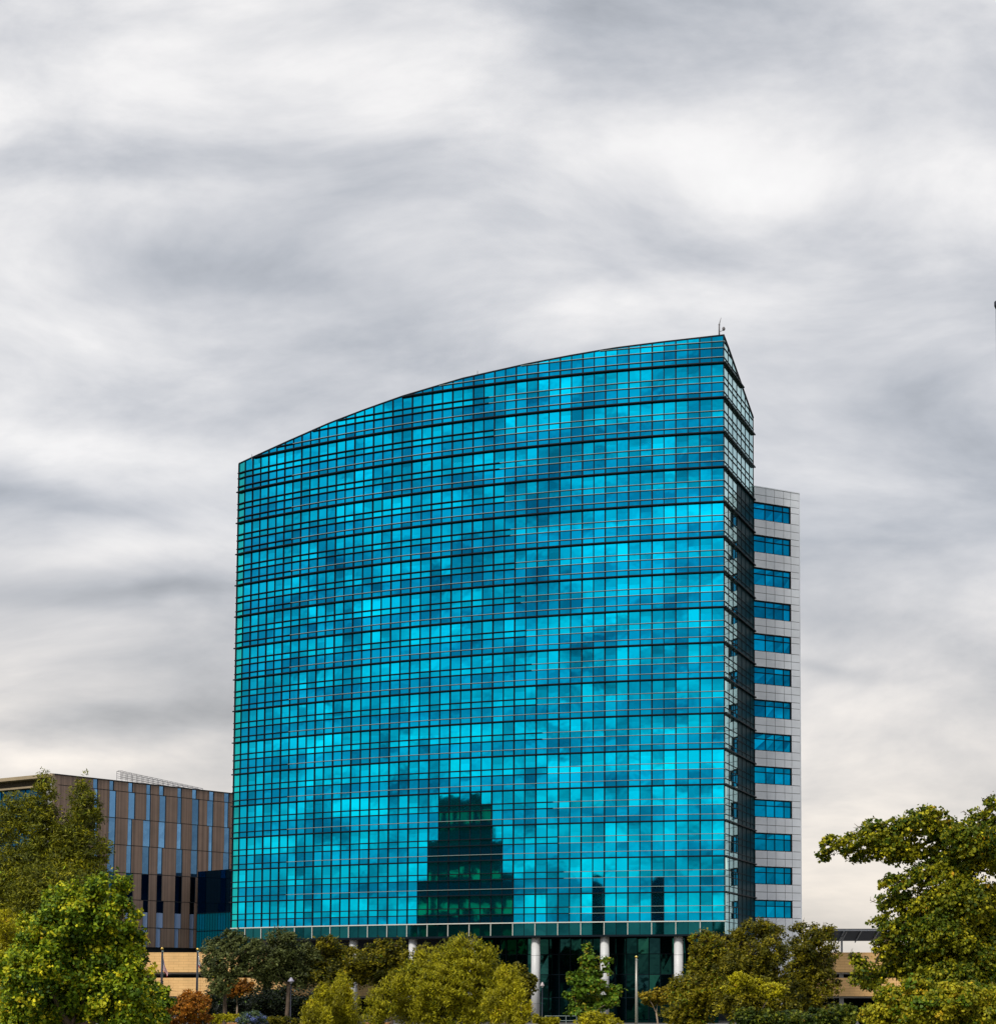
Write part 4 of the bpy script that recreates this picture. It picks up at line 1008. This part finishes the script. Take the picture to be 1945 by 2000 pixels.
front = mth('ADD', mth('ADD', mth('MULTIPLY', mth('SUBTRACT', n1.outputs[0], .5), 1.15), mth('MULTIPLY', mth('SUBTRACT', n2.outputs[0], .5), 1.75)), mth('ADD', acc, .50))
# behind the viewer the deck is more broken
sc = N.new('ShaderNodeMapping'); sc.inputs['Scale'].default_value = (1, 1, 3.2); L.new(tc.outputs['Generated'], sc.inputs[0])
n3 = noise(sc.outputs[0], 9, 5, .55, .5); n4 = noise(sc.outputs[0], 21, 3, .5, .2)
back = mth('ADD', mth('ADD', mth('MULTIPLY', mth('SUBTRACT', n3.outputs[0], .5), 1.5), mth('MULTIPLY', mth('SUBTRACT', n4.outputs[0], .5), 2.1)), .56)
bf = mth('MULTIPLY_ADD', Y, -3.0, .0, clamp=True)
def ramp(fac, stops):
    r = N.new('ShaderNodeValToRGB'); L.new(fac, r.inputs[0]); cr = r.color_ramp
    while len(cr.elements) < len(stops): cr.elements.new(.5)
    for e_, (ps, c_) in zip(cr.elements, stops): e_.position = ps; e_.color = (*c_, 1)
    return r.outputs[0]
cf = ramp(front, [(.0,(.31,.33,.365)), (.25,(.43,.45,.49)), (.48,(.56,.57,.60)), (.66,(.68,.68,.695)), (.84,(.80,.79,.79)), (1,(.86,.85,.845))])
cb = ramp(back, [(.0,(.12,.13,.17)), (.35,(.32,.34,.40)), (.7,(.70,.72,.76)), (1,(1.0,1.0,1.0))])
mixb = N.new('ShaderNodeMix'); mixb.data_type = 'RGBA'; L.new(bf, mixb.inputs[0]); L.new(cf, mixb.inputs[6]); L.new(cb, mixb.inputs[7])
# warm thin cloud low over the horizon
hz = mth('SUBTRACT', 1.0, mth('MULTIPLY', mth('MAXIMUM', Z, 0.0), 4.0), clamp=True)
warm = N.new('ShaderNodeMix'); warm.data_type = 'RGBA'; warm.blend_type = 'MULTIPLY'; L.new(hz, warm.inputs[0]); L.new(mixb.outputs[2], warm.inputs[6]); warm.inputs[7].default_value = (1.32, 1.17, .98, 1)
sc10 = N.new('ShaderNodeVectorMath'); sc10.operation = 'SCALE'; sc10.inputs[3].default_value = 10.0; L.new(warm.outputs[2], sc10.inputs[0])
fin = N.new('ShaderNodeMix'); fin.data_type = 'RGBA'; fin.inputs[0].default_value = .95; L.new(sky.outputs[0], fin.inputs[6]); L.new(sc10.outputs[0], fin.inputs[7])
L.new(fin.outputs[2], bg.inputs['Color'])
# ------------------------------------------------------------------ camera
cd = bpy.data.cameras.new('camera'); cam = bpy.data.objects.new('camera', cd); COL.objects.link(cam); S.camera = cam
cam.location = (0, 0, CH); cam.rotation_euler = (PI/2 + TH, 0, 0)
cd.sensor_fit = 'HORIZONTAL'; cd.sensor_width = 36; cd.lens = 36 * F / 1945
cd.shift_x = (972.5 - PX) / 1945; cd.shift_y = (PY - 1000) / 1945
cd.clip_start = .5; cd.clip_end = 9000
S.view_settings.view_transform = 'Standard'; S.view_settings.look = 'None'; S.view_settings.exposure = .22; S.view_settings.gamma = 1
S.render.resolution_x = 995; S.render.resolution_y = 1024
